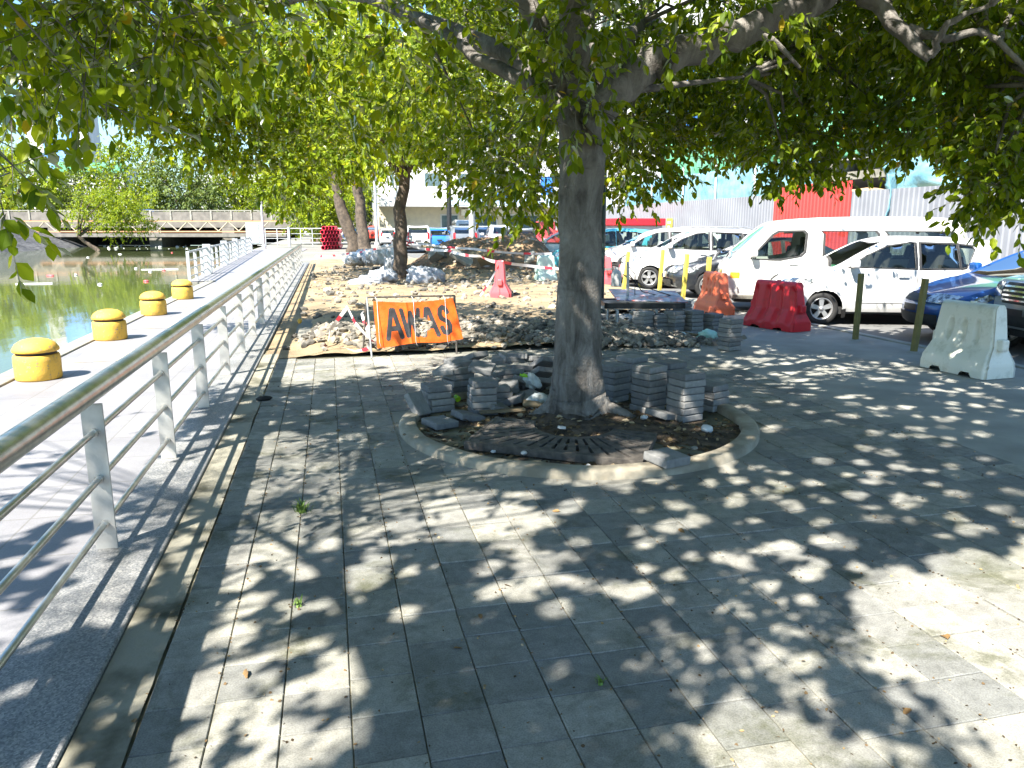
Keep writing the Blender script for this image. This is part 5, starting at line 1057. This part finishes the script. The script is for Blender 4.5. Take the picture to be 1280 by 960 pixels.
        m2 = MB(); v_ = [(.17*math.cos(t), .17*math.sin(t)) for t in np.linspace(0, 6.2832, 20)]; m2.tube([(ws[0]+.12+.1*math.sin(b), -.36+a, belt+.02+b*.9) for a, b in v_], .014, 6); m2.build('steering_wheel', M['trim'], T)
    if mirror:
        for s in (1, -1):
            x, z = mirror; y = ys(x, z); m2 = MB(); m2.box((x+.02, s*(y+.13), z+.06), (.13, .2, .15)); o = m2.build('mirror', col if not lod else col, T, bevel=.045, seg=3)
            m2 = MB(); m2.box((x, s*(y+.03), z+.0), (.06, .1, .04)); m2.build('mirror_arm', M['trim'], o)
    if roof_rail:
        for s in (1, -1): m2 = MB(); m2.tube([(-1.6, s*W*.74, H-.05), (-1.3, s*W*.76, H+.03), (.2, s*W*.76, H+.03), (.5, s*W*.74, H-.06)], .02, 8); m2.build('roof_rail', M['rim'], T)
    return T
M['gap'] = pm('panel gap', (.12, .12, .12), None, 4, .8, 0)
def lampw():
    m, t, b, oc = base('headlamp'); n = noise(t, oc, 16, 3); t.links.new(ramp(t, n, [(.4, (.10, .11, .12)), (.6, (.65, .67, .68))]), b.inputs['Base Color']); b.inputs['Roughness'].default_value = .1; b.inputs['Metallic'].default_value = .3; b.inputs['Coat Weight'].default_value = 1; return m
M['lampw'] = lampw()
HATCH = dict(sil=[(1.70, .24), (1.80, .30), (1.83, .52), (1.80, .70), (1.68, .82), (1.35, .93), (.93, 1.02), (.50, 1.28), (.12, 1.47), (-.35, 1.54), (-.95, 1.53), (-1.45, 1.48), (-1.80, 1.46), (-1.66, 1.30), (-1.74, 1.02), (-1.83, .80), (-1.85, .5), (-1.80, .3), (-1.70, .25)], belt=1.0, W=.835, wh=(1.13, -1.31), wr=.29,
             wins=[[(.72, 1.03), (.42, 1.22), (.10, 1.37), (-.22, 1.42), (-.33, 1.42), (-.36, 1.00)], [(-.46, 1.00), (-.44, 1.42), (-1.02, 1.40), (-1.08, 1.01)], [(-1.12, 1.01), (-1.06, 1.395), (-1.27, 1.37), (-1.32, 1.30), (-1.20, 1.03)]], ws=(.14, .93), rg=(1.02, 1.30), lights_f=(.64, .84, .62, .99), lights_r=(.85, 1.15, .72, .98), grille=(.62, .70, -.5, .5), intake=(.30, .45, -.6, .6), nplate=(.48, .58, -.25, .25), plate_r=(.72, .82, -.25, .25),
             mirror=(.66, 1.02), handles=((-.18, .86), (-1.0, .88)), lines=[((.62, .35), (.72, .98)), ((-.40, .34), (-.42, 1.42)), ((-1.12, .62), (-1.12, .98)), ((.55, .40), (-1.0, .40)), ((-.98, .60), (-1.12, .62))], sidepatch=[('headlight', [(1.30, .80), (1.62, .66), (1.70, .70), (1.62, .80), (1.42, .87)], 'lampw', (1, -1)), ('mud_flap', [(.76, .12), (.80, .28), (.72, .30), (.70, .14)], 'trim', (1, -1))])
VAN = dict(sil=[(2.28, .30), (2.38, .38), (2.40, .62), (2.36, .95), (2.26, 1.10), (2.05, 1.30), (1.62, 1.70), (1.44, 1.84), (1.25, 1.90), (.6, 1.96), (-.8, 1.98), (-2.0, 1.95), (-2.28, 1.86), (-2.37, 1.5), (-2.42, 1.05), (-2.44, .6), (-2.40, .36), (-2.30, .32)], belt=1.12, W=.845, wh=(1.14, -1.35), wr=.31,
           wins=[[(1.78, 1.17), (1.62, 1.32), (1.36, 1.60), (1.26, 1.66), (.80, 1.68), (.74, 1.62), (.76, 1.28), (.84, 1.21), (1.2, 1.16)], [(.40, 1.15), (.36, 1.22), (.36, 1.62), (.42, 1.68), (-.56, 1.68), (-.62, 1.62), (-.62, 1.22), (-.56, 1.15)], [(-.78, 1.16), (-.84, 1.22), (-.84, 1.62), (-.78, 1.68), (-1.94, 1.67), (-2.05, 1.62), (-2.10, 1.24), (-2.04, 1.17)]], ws=(1.46, 2.2), rg=(1.15, 1.72), lights_f=(.72, .92, .6, .98), lights_r=(.7, 1.05, .86, .99), grille=(.76, .88, -.5, .5), intake=(.42, .55, -.7, .7), nplate=(.5, .6, -.25, .25),
           mirror=(1.72, 1.18), handles=((.95, 1.03), (.22, .92)), lines=[((.64, .40), (.62, 1.85)), ((-.70, .40), (-.70, 1.80)), ((2.1, .83), (-2.3, .83)), ((1.95, .40), (1.98, 1.0)), ((.56, .40), (.54, 1.72)), ((1.4, .45), (2.2, .44))], sidepatch=[('indicator', [(2.02, .76), (2.22, .76), (2.22, .88), (2.02, .88)], 'amber', (1, -1)), ('sill_strip', [(2.15, .30), (1.55, .30), (1.55, .38), (2.15, .38)], 'cement', (1,))], Rr=.09, tb=.12, nose=.05, tail=.05, bulge=.025, seatx=(.95, -.4, -1.3), gl='glass')
MPV = dict(HATCH)
MPV.update(sil=[(2.0, .26), (2.08, .32), (2.10, .55), (2.05, .78), (1.85, .92), (1.35, 1.05), (.95, 1.12), (.4, 1.45), (.0, 1.60), (-.6, 1.66), (-1.4, 1.62), (-1.9, 1.54), (-2.05, 1.25), (-2.12, .95), (-2.15, .5), (-2.08, .3), (-2.0, .28)], belt=1.08, W=.85, wh=(1.28, -1.35), wr=.31, wins=[[(.80, 1.12), (.40, 1.36), (.05, 1.49), (-.28, 1.53), (-.30, 1.08)], [(-.42, 1.08), (-.40, 1.53), (-1.15, 1.50), (-1.25, 1.10)], [(-1.32, 1.11), (-1.24, 1.49), (-1.6, 1.44), (-1.85, 1.18)]], ws=(.02, .98), rg=(1.12, 1.5), lights_f=(.74, .92, .6, .99), lights_r=(.9, 1.3, .8, .98), grille=(.66, .82, -.55, .55), mirror=(.74, 1.12), handles=((-.15, .95), (-1.1, .97)), lines=[((.75, .36), (.8, 1.08)), ((-.36, .36), (-.36, 1.5)), ((.6, .42), (-1.0, .42))], sidepatch=[('headlight', [(1.55, .90), (1.9, .76), (2.0, .80), (1.88, .90), (1.7, .97)], 'lampw', (1, -1))])
SEDAN = dict(HATCH)
SEDAN.update(sil=[(2.10, .22), (2.24, .28), (2.28, .50), (2.24, .66), (2.08, .76), (1.5, .90), (1.02, .98), (.45, 1.26), (.05, 1.41), (-.5, 1.46), (-1.05, 1.40), (-1.55, 1.16), (-1.8, 1.08), (-2.15, 1.06), (-2.24, .9), (-2.26, .5), (-2.18, .3), (-2.1, .26)], belt=.96, W=.87, wh=(1.32, -1.36), wr=.32, wins=[[(.82, 1.0), (.42, 1.2), (.05, 1.33), (-.3, 1.36), (-.33, .97)], [(-.43, .97), (-.40, 1.36), (-.9, 1.32), (-1.3, 1.10), (-1.2, 1.0)]], ws=(.08, 1.02), rg=(1.14, 1.36), lights_f=(.62, .75, .42, .99), lights_r=(.8, .98, .6, .98), grille=(.62, .72, -.40, .40), intake=(.26, .44, -.75, .75), nplate=(.47, .57, -.24, .24), plate_r=(.6, .7, -.25, .25), mirror=(.76, 1.0), handles=((-.18, .86), (-1.1, .88)), lines=[((.7, .32), (.8, .95)), ((-.38, .32), (-.38, 1.35))], sidepatch=[('headlight', [(1.62, .74), (2.0, .64), (2.12, .66), (2.0, .74), (1.75, .80)], 'lampw', (1, -1))], nose=.30)
SUV = dict(MPV)
SUV.update(sil=[(2.1, .32), (2.22, .40), (2.25, .62), (2.22, .95), (2.10, 1.04), (1.5, 1.10), (1.02, 1.16), (.50, 1.52), (.15, 1.68), (-.5, 1.74), (-1.5, 1.70), (-2.05, 1.6), (-2.2, 1.25), (-2.28, 1.0), (-2.3, .6), (-2.22, .4), (-2.1, .36)], belt=1.14, W=.91, wh=(1.36, -1.38), wr=.35, wins=[[(.88, 1.18), (.46, 1.44), (.1, 1.57), (-.28, 1.61), (-.30, 1.15)], [(-.42, 1.15), (-.40, 1.61), (-1.15, 1.58), (-1.25, 1.16)], [(-1.32, 1.17), (-1.24, 1.57), (-1.7, 1.52), (-1.95, 1.25)]], ws=(.17, 1.02), rg=(1.2, 1.6), lights_f=(.78, .98, .55, .99), grille=(.66, .96, -.46, .46), intake=(.40, .55, -.7, .7), nplate=(.55, .64, -.24, .24), mirror=(.82, 1.18), sidepatch=[('headlight', [(1.7, .96), (2.05, .80), (2.16, .82), (2.1, .94), (1.9, 1.0)], 'lampw', (1, -1))], lines=[((.75, .42), (.8, 1.12)), ((-.36, .42), (-.36, 1.55))], nose=.22)
PICK = dict(SUV)
PICK.update(sil=[(2.4, .38), (2.5, .45), (2.52, .7), (2.48, 1.0), (2.3, 1.08), (1.5, 1.14), (1.1, 1.2), (.6, 1.56), (.25, 1.74), (-.3, 1.78), (-.85, 1.72), (-1.05, 1.35), (-1.1, 1.12), (-1.5, 1.1), (-2.5, 1.1), (-2.58, 1.0), (-2.6, .6), (-2.5, .45), (-2.4, .42)], wins=[[(.95, 1.22), (.55, 1.46), (.2, 1.6), (-.1, 1.64), (-.1, 1.18)], [(-.2, 1.18), (-.2, 1.64), (-.72, 1.6), (-.85, 1.2)]], wh=(1.55, -1.55), wr=.37, rg=(1.25, 1.68), lights_r=(.7, 1.05, .86, .99), ws=(.27, 1.1), plate_r=(.55, .65, -.2, .2))
def park(spec, name, label, cat, px, py, col, az=-75, group='cars parked nose to the walkway', **kw):
    s = dict(spec); s.update(kw); rz = math.pi/2-R(az); p = G(px, py, -.018); xf = max(s['wh']); yw = s['W']; c, s_ = math.cos(rz), math.sin(rz)
    return car(name, label, cat, (p[0]-(c*xf-s_*yw), p[1]-(s_*xf+c*yw), -.018), rz, col, group=group, **s)
park(HATCH, 'hatchback_car', 'small white hatchback with roof spoiler parked before the long white van', 'car', 1026, 407, P['white'], az=-71, nose=.10, scale=1.0)
park(VAN, 'passenger_van', 'long white passenger van with amber side lamp', 'van', 972, 393, P['vanw'], az=-66, scale=.955)
o = park(SEDAN, 'hatchback_car', 'black car with only its bonnet showing beside the white van', 'car', 885, 374, P['black'], az=-72)
park(MPV, 'family_car', 'white family car with five spoke wheel behind the yellow posts', 'car', 811, 361.5, P['white'], az=-73, roof_rail=True)
park(MPV, 'family_car', 'white car squeezed between the teal car and the other white one', 'car', 767, 354.5, P['white'], az=-73)
park(HATCH, 'hatchback_car', 'teal blue car just right of the big tree trunk', 'car', 712, 346, P['teal'], scale=1.06)
p = G(1150, 421, -.018)
rzb = math.pi/2-R(-77); SB = dict(SEDAN); SB.update(lod=0); 
car('sedan_car', 'metallic blue sedan nosing out behind the white barrier', 'car', (10.80, 9.32, -.018), rzb, P['blue'], group='cars parked nose to the walkway', **SB)
car('sport_utility_car', 'silver car with chrome grille cut off by the right edge', 'car', (11.0, 7.75, -.018), math.pi/2-R(-78), P['silver'], group='cars parked nose to the walkway', **{**SUV, 'grille': (.70, .98, -.45, .45), 'slats': True})
# chrome bars and badge on the silver grille come with the car
def far(spec, name, label, px, d, col, rz, cat='car', group='cars in the far car park', **kw):
    s = dict(spec); s.update(kw); q = AT(px, 300, d); return car(name, label, cat, (q[0], q[1], -.018), rz, col, group=group, lod=1, **s)
NB = R(86)
far(HATCH, 'hatchback_car', 'black hatchback seen from behind at the end of the earth mound', 649, 37.5, P['black'], R(78), scale=1.05, gl='glasstint')
far(PICK, 'pickup_truck', 'silver pickup truck seen from behind left of the black hatchback', 628, 43, P['silver'], NB, 'pickup', gl='glasstint')
far(SUV, 'sport_utility_car', 'grey car seen from behind by the striped lamp pole', 577, 47, P['grey'], NB, gl='glasstint')
far(HATCH, 'hatchback_car', 'bright blue hatchback seen from behind past the tall dark pole', 547, 50, P['skyb'], NB, gl='glasstint', scale=1.05)
far(SUV, 'sport_utility_car', 'white car seen from behind right of the taped trunk', 521, 50, P['white'], NB, gl='glasstint')
far(VAN, 'passenger_van', 'tall white van standing behind the grey car', 580, 60, P['vanw'], NB, 'van', gl='glasstint', scale=1.1)
far(SEDAN, 'sedan_car', 'white sedan behind the silver pickup and black hatchback', 657, 56, P['white'], R(120), gl='glasstint')
far(HATCH, 'hatchback_car', 'red car half hidden by the big trunk', 678, 46, P['redp'], R(110), gl='glasstint')
far(MPV, 'family_car', 'white car nose on left side of the big trunk behind the green barrier', 707, 27.5, P['white'], R(165))
far(SUV, 'sport_utility_car', 'grey car in shade between the grey and silver far cars', 604, 52, P['grey'], NB, gl='glasstint')
far(SEDAN, 'sedan_car', 'dark blue car far away between the two left trunks and pole', 455, 84, P['blue'], R(20), gl='glasstint')
far(SUV, 'sport_utility_car', 'dark red car far away right of the slim silver pole', 478, 80, P['redp'], R(60), gl='glasstint')
far(HATCH, 'hatchback_car', 'silver car far away just left of the taped trunk', 492, 66, P['silver'], R(70), gl='glasstint')

# ================================================================== HOARDING AND BUILDING SITE
HX = 16.5
def corr(name, y0, y1, z1, mat, x=HX, label=None, parent=None):
    ysx = []; y = y0
    while y < y1: ysx += [(y, 0), (y+.07, 0), (y+.10, .035), (y+.17, .035)]; y += .2
    V = []; F = []
    for yy, xx in ysx: V += [(x-xx, yy, -.02), (x-xx, yy, z1)]
    for i in range(len(ysx)-1): F.append((2*i, 2*i+2, 2*i+3, 2*i+1))
    mb = MB(); mb.add(V, F); o = mb.build(name, mat, parent); sol = o.modifiers.new('s', 'SOLIDIFY'); sol.thickness = .01; return o
H_ = thing('site_hoarding', 'long grey corrugated sheet hoarding with one red section behind the parked cars', 'hoarding', (0, 0, 0))
corr('grey_panel', 10, 22.0, 2.78, M['hoard'], parent=H_); corr('red_panel', 22.0, 26.2, 3.12, M['hoardred'], HX-.05, parent=H_); corr('grey_panel', 26.2, 40, 2.84, M['hoard'], parent=H_); corr('grey_panel', 40, 58, 2.8, M['hoard'], parent=H_)
mb = MB(); mb.box((HX+.1, 34, 1.4), (.06, 48, .08)); mb.box((HX+.1, 34, 2.5), (.06, 48, .08)); mb.build('rail', M['galv'], H_)
mb = MB()
for y in np.arange(11, 58, 3): mb.box((HX+.15, y, 1.4), (.08, .08, 2.8))
mb.build('back_posts', M['galv'], H_)
def ez(X, Y): return 2.62+.35*(fbm(X*1.0, Y*.7, 3)-.3)+.25*np.clip((X-16.9)/2, 0, 1)
eb = grid_surface('earth_bank', 16.85, 19.5, 14, 38, 20, 90, ez, M['sand']); struct(eb)
def net(name, pts, mat, label, amp=.12, seed=0, parent=None, nx=70, nz=18):
    (x0, y0), (x1, y1), z0, z1 = pts; U, Vv = np.meshgrid(np.linspace(0, 1, nx), np.linspace(0, 1, nz)); L = math.hypot(x1-x0, y1-y0); nxn, nyn = -(y1-y0)/L, (x1-x0)/L
    w_ = amp*(2*fbm(U*L*.8, Vv*2.5, seed)-.9)+amp*.8*np.sin(U*L*1.6)**2*np.sin(Vv*3.14); X = x0+(x1-x0)*U+nxn*w_; Y = y0+(y1-y0)*U+nyn*w_; Z = z0+(z1-z0)*Vv+.12*(fbm(U*L*.5, 0*Vv, seed+4)-.5)
    V = np.stack([X, Y, Z], -1).reshape(-1, 3); I = np.arange(nx*nz).reshape(nz, nx); F = np.stack([I[:-1, :-1], I[:-1, 1:], I[1:, 1:], I[1:, :-1]], -1).reshape(-1, 4); o = npmesh(name, V, F, mat, parent, smooth=True); s = o.modifiers.new('s', 'SOLIDIFY'); s.thickness = .012
    if label: tag(o, label, 'netting')
    return o
net('safety_net', ((18.2, 26), (18.2, 46), 2.7, 4.25), M['netblue'], 'blue safety netting hung above the grey hoarding left of the red section', seed=1)
net('safety_net', ((17.4, 13), (17.4, 21.6), 2.75, 3.75), M['netblue'], 'blue sheeting above the hoarding right of the red section', .2, seed=2)
net('safety_net', ((17.0, 20.6), (16.3, 20.2), 1.9, 3.2), M['netblue'], 'strip of blue sheeting hanging over the hoarding beside the red section', .1, seed=3, nx=10)
net('safety_net', ((20.5, 24), (20.5, 46), 4.4, 6.6), M['netgreen'], 'green safety netting above the blue netting on the unfinished building', .2, seed=4)
net('safety_net', ((19.5, 12), (19.5, 23.5), 4.1, 6.2), M['netgreen'], 'green netting behind the leaves at right on the unfinished building', .2, seed=5)
for i, y in enumerate((27.5, 30.5, 34, 37.5, 41.5)):
    mb = MB(); mb.tube([(18.05, y, 0), (18.05, y+.15, 4.7)], .045, 8); tag(mb.build('scaffold_pole', M['white']), 'white scaffold pole standing against the blue netting above the grey hoarding', 'scaffold pole', 'white scaffold poles at the blue netting')
Bd = thing('unfinished_building', 'unfinished concrete building wrapped in nets behind the hoarding', 'building', (30, 30, 0))
for z in (3.9, 7.0, 10.2, 13.4): mb = MB(); mb.box((0, 0, z), (14, 46, .35)); mb.build('floor_slab', M['cement'], Bd)
for y in np.arange(-20, 22, 6.0):
    for x in (-6, 0): mb = MB(); mb.box((x, y, 6.7), (.5, .5, 13.2)); mb.build('column', M['cement'], Bd)
mb = MB(); mb.box((3, 0, 6.5), (.3, 45, 13)); mb.build('back_wall', M['brick'], Bd)
for z in (4.6, 7.6):
    mb = MB(); mb.box((-7.2, 0, z), (.06, 46, .06)); mb.build('guard_rail', M['white'], Bd)
# notices and the site cabin
def board(name, label, cat, y0, y1, z0, z1, mat, x=HX-.08, extra=None):
    T = thing(name, label, cat, (x, (y0+y1)/2, (z0+z1)/2)); mb = MB(); mb.box((0, 0, 0), (.03, y1-y0, z1-z0)); mb.build('panel', mat, T, bevel=.004)
    if extra:
        for (yy, zz, w_, h_, mt) in extra: mb = MB(); mb.box((-.02, yy, zz), (.012, w_, h_)); mb.build('printed_area', mt, T)
    return T
def hy(px): a = math.atan((px-640)/970.)+YAW; return HX/math.tan(a)
board('notice', 'small yellow notice fixed on the grey hoarding', 'notice', hy(842), hy(835), 1.45, 2.05, M['yelpost'], extra=[(0, .1, .35, .12, M['white']), (.05, -.1, .25, .1, M['white'])])
board('site_board', 'white board with a red mark on the hoarding above the white cars', 'board', hy(826), hy(789), .9, 1.95, M['white'], extra=[(1.2, -.1, .7, .45, M['pred'])])
C_ = thing('ticket_booth', 'white cabin with a bright red roof band behind the teal car', 'cabin', (14.6, 37.5, 0)); mb = MB(); mb.box((0, 0, .85), (2.2, 5.5, 1.7)); mb.build('wall', M['white'], C_, bevel=.03); mb = MB(); mb.box((-.05, 0, 1.87), (2.5, 5.8, .34)); mb.build('roof_band', M['pred'], C_, bevel=.04); mb = MB(); mb.box((-1.11, 0, 1.1), (.03, 3.2, .6)); mb.build('window', M['glassdark'], C_)
# pink-red panel on a pole left of the trunk
mb = MB(); q = AT(682, 306, 30); T = thing('signboard', 'pinkish red perforated board on a stand left of the big trunk', 'board', (q[0], q[1], 0)); mb.box((0, 0, 1.35), (.80, .05, 1.0)); mb.build('panel', M['ppink'], T, bevel=.01); mb = MB(); mb.box((0, 0, .42), (.07, .045, .85)); mb.build('stand', M['yelpost'], T)
mb = MB(); mb.smooth = False
for k in range(5): mb.box((.12+.05*(k % 2), -.03, 1.2+.07*k), (.05, .012, .04))
mb.build('holes', M['trim'], T)

# ================================================================== POLES AND CONES
def pole(px, d, ztop, r, mat, label, cat='pole', arm=None, zb=None):
    q = AT(px, 300, d); T = thing('lamp_post' if arm else 'utility_pole', label, cat, (q[0], q[1], -.03)); mb = MB(); mb.tube([(0, 0, 0), (0, 0, ztop*.5), (0, 0, ztop)], [r, r*.9, r*.75], 14); mb.build('shaft', M[mat], T)
    mb = MB(); mb.lathe([(0, .32), (r*1.5, .30), (r*1.7, 0)], 14); mb.build('base_collar', M[mat], T)
    if arm: mb = MB(); mb.tube([(0, 0, ztop-.1), (arm*.5, 0, ztop+.3), (arm, 0, ztop+.35)], r*.5, 8); mb.box((arm+.25, 0, ztop+.33), (.7, .22, .1)); mb.build('lamp_arm', M[mat], T)
pole(751.5, 13.0, 7.5, .075, 'polegrn', 'dark green lamp post right behind the big trunk', 'lamp post', 1.2)
pole(562, 47, 9, .16, 'dark', 'tall dark post between the white and the bright blue far cars', 'lamp post', -1.5)
pole(590, 36, 8, .15, 'galv', 'mottled metal lamp post on the earth mound', 'lamp post', 1.5)
pole(471, 66, 10, .14, 'galv', 'slim silver lamp post between the twin dark trunks and taped trunk', 'lamp post', 1.2)
pole(496.5, 60, 10, .14, 'galv', 'slim pale post touching the left edge of the taped trunk', 'lamp post', -1.2)
pole(329.5, 58, 4.0, .10, 'galv', 'short pale post at the far end of the walkway')
def cone(px, py, lab, h=.95):
    p = G(px, py); T = thing('delineator', lab, 'traffic cone', p); mb = MB(); mb.lathe([(0, h), (.035, h), (.05, h*.95), (.075, .1), (.08, .05)], 14); mb.build('body', M['porange'], T); mb = MB(); mb.lathe([(.22, 0), (.22, .05), (.08, .06)], 14); mb.build('base', M['black'], T)
    for z in (.42, .66): mb = MB(); mb.lathe([(.0715-.02*z, h*z), (.0655-.02*z+.003, h*(z+.12))], 14); mb.build('reflective_band', M['white'], T)
cone(543, 312.5, 'slim orange and white post cone before the bright blue far car'); cone(500, 312, 'orange cone low beside the taped trunk', .7); cone(567, 314, 'orange cone before the grey far car', .7)
for i, (x, lab) in enumerate([(549, 'yellow post beside the slim orange cone'), (530, 'yellow post left of the bright blue far car')]): post('yellow_post', x, 312, 1.0, .12, M['yelpost'], lab)

# ================================================================== FAR BUILDINGS
def shop():
    Y0 = 78; T = thing('shop_building', 'long white two storey shop building with cream ground floor and blue sign', 'building', (0, Y0, 0))
    mb = MB(); mb.box((20, 6, 1.8), (30, 12, 3.6)); mb.build('ground_floor_wall', M['cream'], T); mb = MB(); mb.box((20, 6.3, 7.4), (30, 12, 7.6)); mb.build('upper_wall', M['white'], T)
    mb = MB(); mb.box((20, -1.0, 4.0), (30.2, 2.6, 1.0)); mb.build('canopy', M['white'], T, bevel=.04); mb = MB(); mb.box((20, -2.32, 4.05), (17, .05, .75)); mb.build('fascia_sign', M['palebl'], T)
    for x, w_ in ((12, 1.6), (15.5, 2.6), (19.5, 3.4), (23.5, 3.2), (27.5, 2.4)):
        mb = MB(); mb.box((x, -.03, 1.6), (w_+.3, .06, 2.5)); f = mb.build('window', M['white'], T); mb = MB(); mb.box((x, -.075, 1.6), (w_, .03, 2.2)); mb.build('pane', M['glassdark'], f)
    for x in np.arange(7, 34, 3.4):
        for z in (6.2, 9.2): mb = MB(); mb.box((x, .27, z), (1.9, .08, 1.5)); f = mb.build('window', M['white'], T); mb = MB(); mb.box((x, .21, z), (1.6, .04, 1.2)); mb.build('pane', M['glassdark'], f)
    mb = MB(); mb.box((21.5, -2.4, 5.6), (1.2, .1, 1.8)); mb.build('projecting_sign', M['blue'], T); mb = MB(); mb.box((17, -2.38, 4.7), (1.6, .08, .9)); mb.build('shop_sign', M['blue'], T)
    for x in (13.6, 17.3): mb = MB(); mb.box((x, -.25, 3.0), (.9, .4, .65)); mb.build('air_conditioner', M['pwhite'], T, bevel=.03)
M['palebl'] = pm('pale blue fascia', (.50, .62, .74), (.42, .55, .68), 2, .6, 0)
shop()
def tower(label, x, y, w_, h, mat, signs=(), d=14, floors=True, glass='glassdark', bay=6.0):
    T = thing('tall_building', label, 'building', (x, y, 0)); mb = MB(); mb.box((0, d/2, h/2), (w_, d, h)); mb.build('wall', mat, T)
    if floors:
        for z in np.arange(2.5, min(h, 30)-2, 5):
            for q in np.arange(-w_/2+bay*.6, w_/2-bay*.4, bay):
                f = MB(); f.box((q, -.05, z+.9), (bay*.62, .1, 1.9)); o = f.build('window', M['white'], T); g = MB(); g.box((q, -.11, z+.9), (bay*.54, .04, 1.6)); g.build('pane', M[glass], o)
    for sx, sz, sw, sh, mt in signs: mb = MB(); mb.box((sx, -.35, sz), (sw, .4, sh)); mb.build('billboard', M[mt], T)
    return T
def tw(px, d): q = AT(px, 282, d); return q[0], q[1]
x, y = tw(82, 190); tower('grey tower with a huge blue billboard beyond the bridge trees', x, y, 13, 48, M['brick'], [(0.5, 21, 6.4, 16, 'billb')])
x, y = tw(120, 175); tower('low white building with a green roof band beyond the bridge', x, y, 14, 15.5, M['white'], [(0, 14.6, 14.2, 2.2, 'netgreen')])
x, y = tw(545, 120); tower('white block rising behind the shop building at left', x, y, 26, 30, M['white'], [(-6, 6.5, 1.6, 5, 'ppink')])
x, y = tw(840, 150); tower('high grey and blue tower glimpsed through the leaves right of the trunk', x, y, 34, 46, M['brick'], [(4, 26, 7, 14, 'blue')])
x, y = tw(380, 160); tower('pale block far behind the cross fence and bright trees', x, y, 40, 12, M['white'])
x, y = tw(318, 70); T = thing('control_cabinet', 'pale grey cabinet standing at the bridge end of the walkway', 'cabinet', (x, y, 0)); mb = MB(); mb.box((0, 0, 1.0), (1.5, .8, 2.0)); mb.build('case', M['galv'], T, bevel=.03); mb = MB(); mb.box((0, -.42, 1.0), (.7, .03, 1.7)); mb.build('door', M['white'], T)

# ================================================================== BRIDGE AND FAR BANK
A0 = np.array([-43.0, 113.0]); A1 = np.array([-6.0, 104.5]); bd = (A1-A0)/np.linalg.norm(A1-A0); BL = np.linalg.norm(A1-A0); ba = math.atan2(bd[1], bd[0])
BR = thing('road_bridge', 'low road bridge with an orange lattice pipe truss across the canal', 'bridge', (*A0, 0), ba)
mb = MB(); mb.box((BL/2-8, 5, 1.9), (BL+60, 9, .9)); mb.build('deck', M['bridgegy'], BR)
mb = MB(); mb.box((BL/2-8, .55, 2.9), (BL+60, .25, 1.1)); mb.build('parapet', M['bridgegy'], BR)
mb = MB(); mb.box((BL/2-8, .45, 3.6), (BL+60, .12, .12)); mb.build('parapet_rail', M['cement'], BR)
for x in np.arange(-36, BL+20, 2.6): mb = MB(); mb.box((x, .40, 3.0), (.22, .14, 1.2)); mb.build('parapet_post', M['cement'], BR)
mb = MB(); mb.box((BL/2+2, -.9, 2.25), (BL-2, .16, .16)); mb.box((BL/2+2, -.9, .95), (BL-2, .16, .16)); mb.build('truss_chords', M['bridgeor'], BR)
mb = MB(); xs = np.arange(3, BL, 1.3)
for i, (a, b) in enumerate(zip(xs[:-1], xs[1:])): mb.tube([(a, -.9, 1.0 if i % 2 else 2.2), (b, -.9, 2.2 if i % 2 else 1.0)], .07, 6)
mb.build('truss_lattice', M['patch'], BR)
mb = MB(); mb.box((BL/2+1, -.6, .5), (BL, .9, .45)); mb.build('pipe_beam', M['bridgegy'], BR)
for x in (8.5, 21.5, 31): mb = MB(); mb.box((x, 5, -.1), (1.6, 9, 3.2)); mb.build('pier', M['bridgegy'], BR)
mb = MB(); mb.box((-6, 5, 0.2), (12, 10, 3.2)); mb.build('abutment', M['rock'], BR); mb = MB(); mb.box((BL/2, 9.6, .4), (BL, .4, 2.8)); mb.build('dark_underside_sheet', M['trim'], BR)  # black sheet at the back stands in for the shade under the deck
q = AT(187, 270, 112); far(SUV, 'sport_utility_car', 'dark blue car driving across the bridge', 187, 112, P['blue'], ba, gl='glasstint', group='cars on the bridge').location = (q[0], q[1]+1.5, 2.35)
def bank_z(X, Y): return -1.6+np.clip((-30-.9*(112-Y)*.08-X)/9, 0, 1)*4.0+.9*(fbm(X*.5, Y*.5, 6)-.5)
struct(grid_surface('rock_bank', -64, -30, 70, 112, 60, 70, bank_z, M['rock'], smooth=False))
# litter floating on the water
r_ = np.random.default_rng(4)
for i, (x, y) in enumerate([(63, 345), (95, 344), (125, 356), (183, 352), (170, 336), (188, 340), (205, 338), (110, 322), (150, 318), (215, 316), (28, 330)]):
    p = G(x, y, -1.05); o = lump('floating_litter', M['white'] if i % 3 else M['ppink'], (.5 if i % 4 == 0 else .25, .2, .12), 90+i, .4, 1); tag(put(o, (p[0], p[1], -1.03), (0, 0, r_.random()*3)), 'small pale piece of litter floating on the green canal water', 'litter', 'litter floating on the canal')
for i, (x, y, l, lab) in enumerate([(43, 355, 1.6, 'pale straight batten floating near the left edge'), (200, 337, 2.2, 'long pale board floating close to the waterside railing')]):
    p = G(x, y, -1.05); mb = MB(); mb.box((0, 0, 0), (l, .12, .06)); tag(put(mb.build('floating_board', M['white']), (p[0], p[1], -1.03)), lab, 'board')
r_ = np.random.default_rng(5); n = 150; FV = []; 
def foam(r, n):
    x = 130+120*r.random(n); y = 308+4*r.random(n)**2; P_ = np.array([G(a, b, -1.05) for a, b in zip(x, y)]); return P_
M['rub_keep'] = M['rub']; M['rub'] = M['white']; rubble('floating_foam', 35, foam, 6, .05, .22); M['rub'] = M['rub_keep']
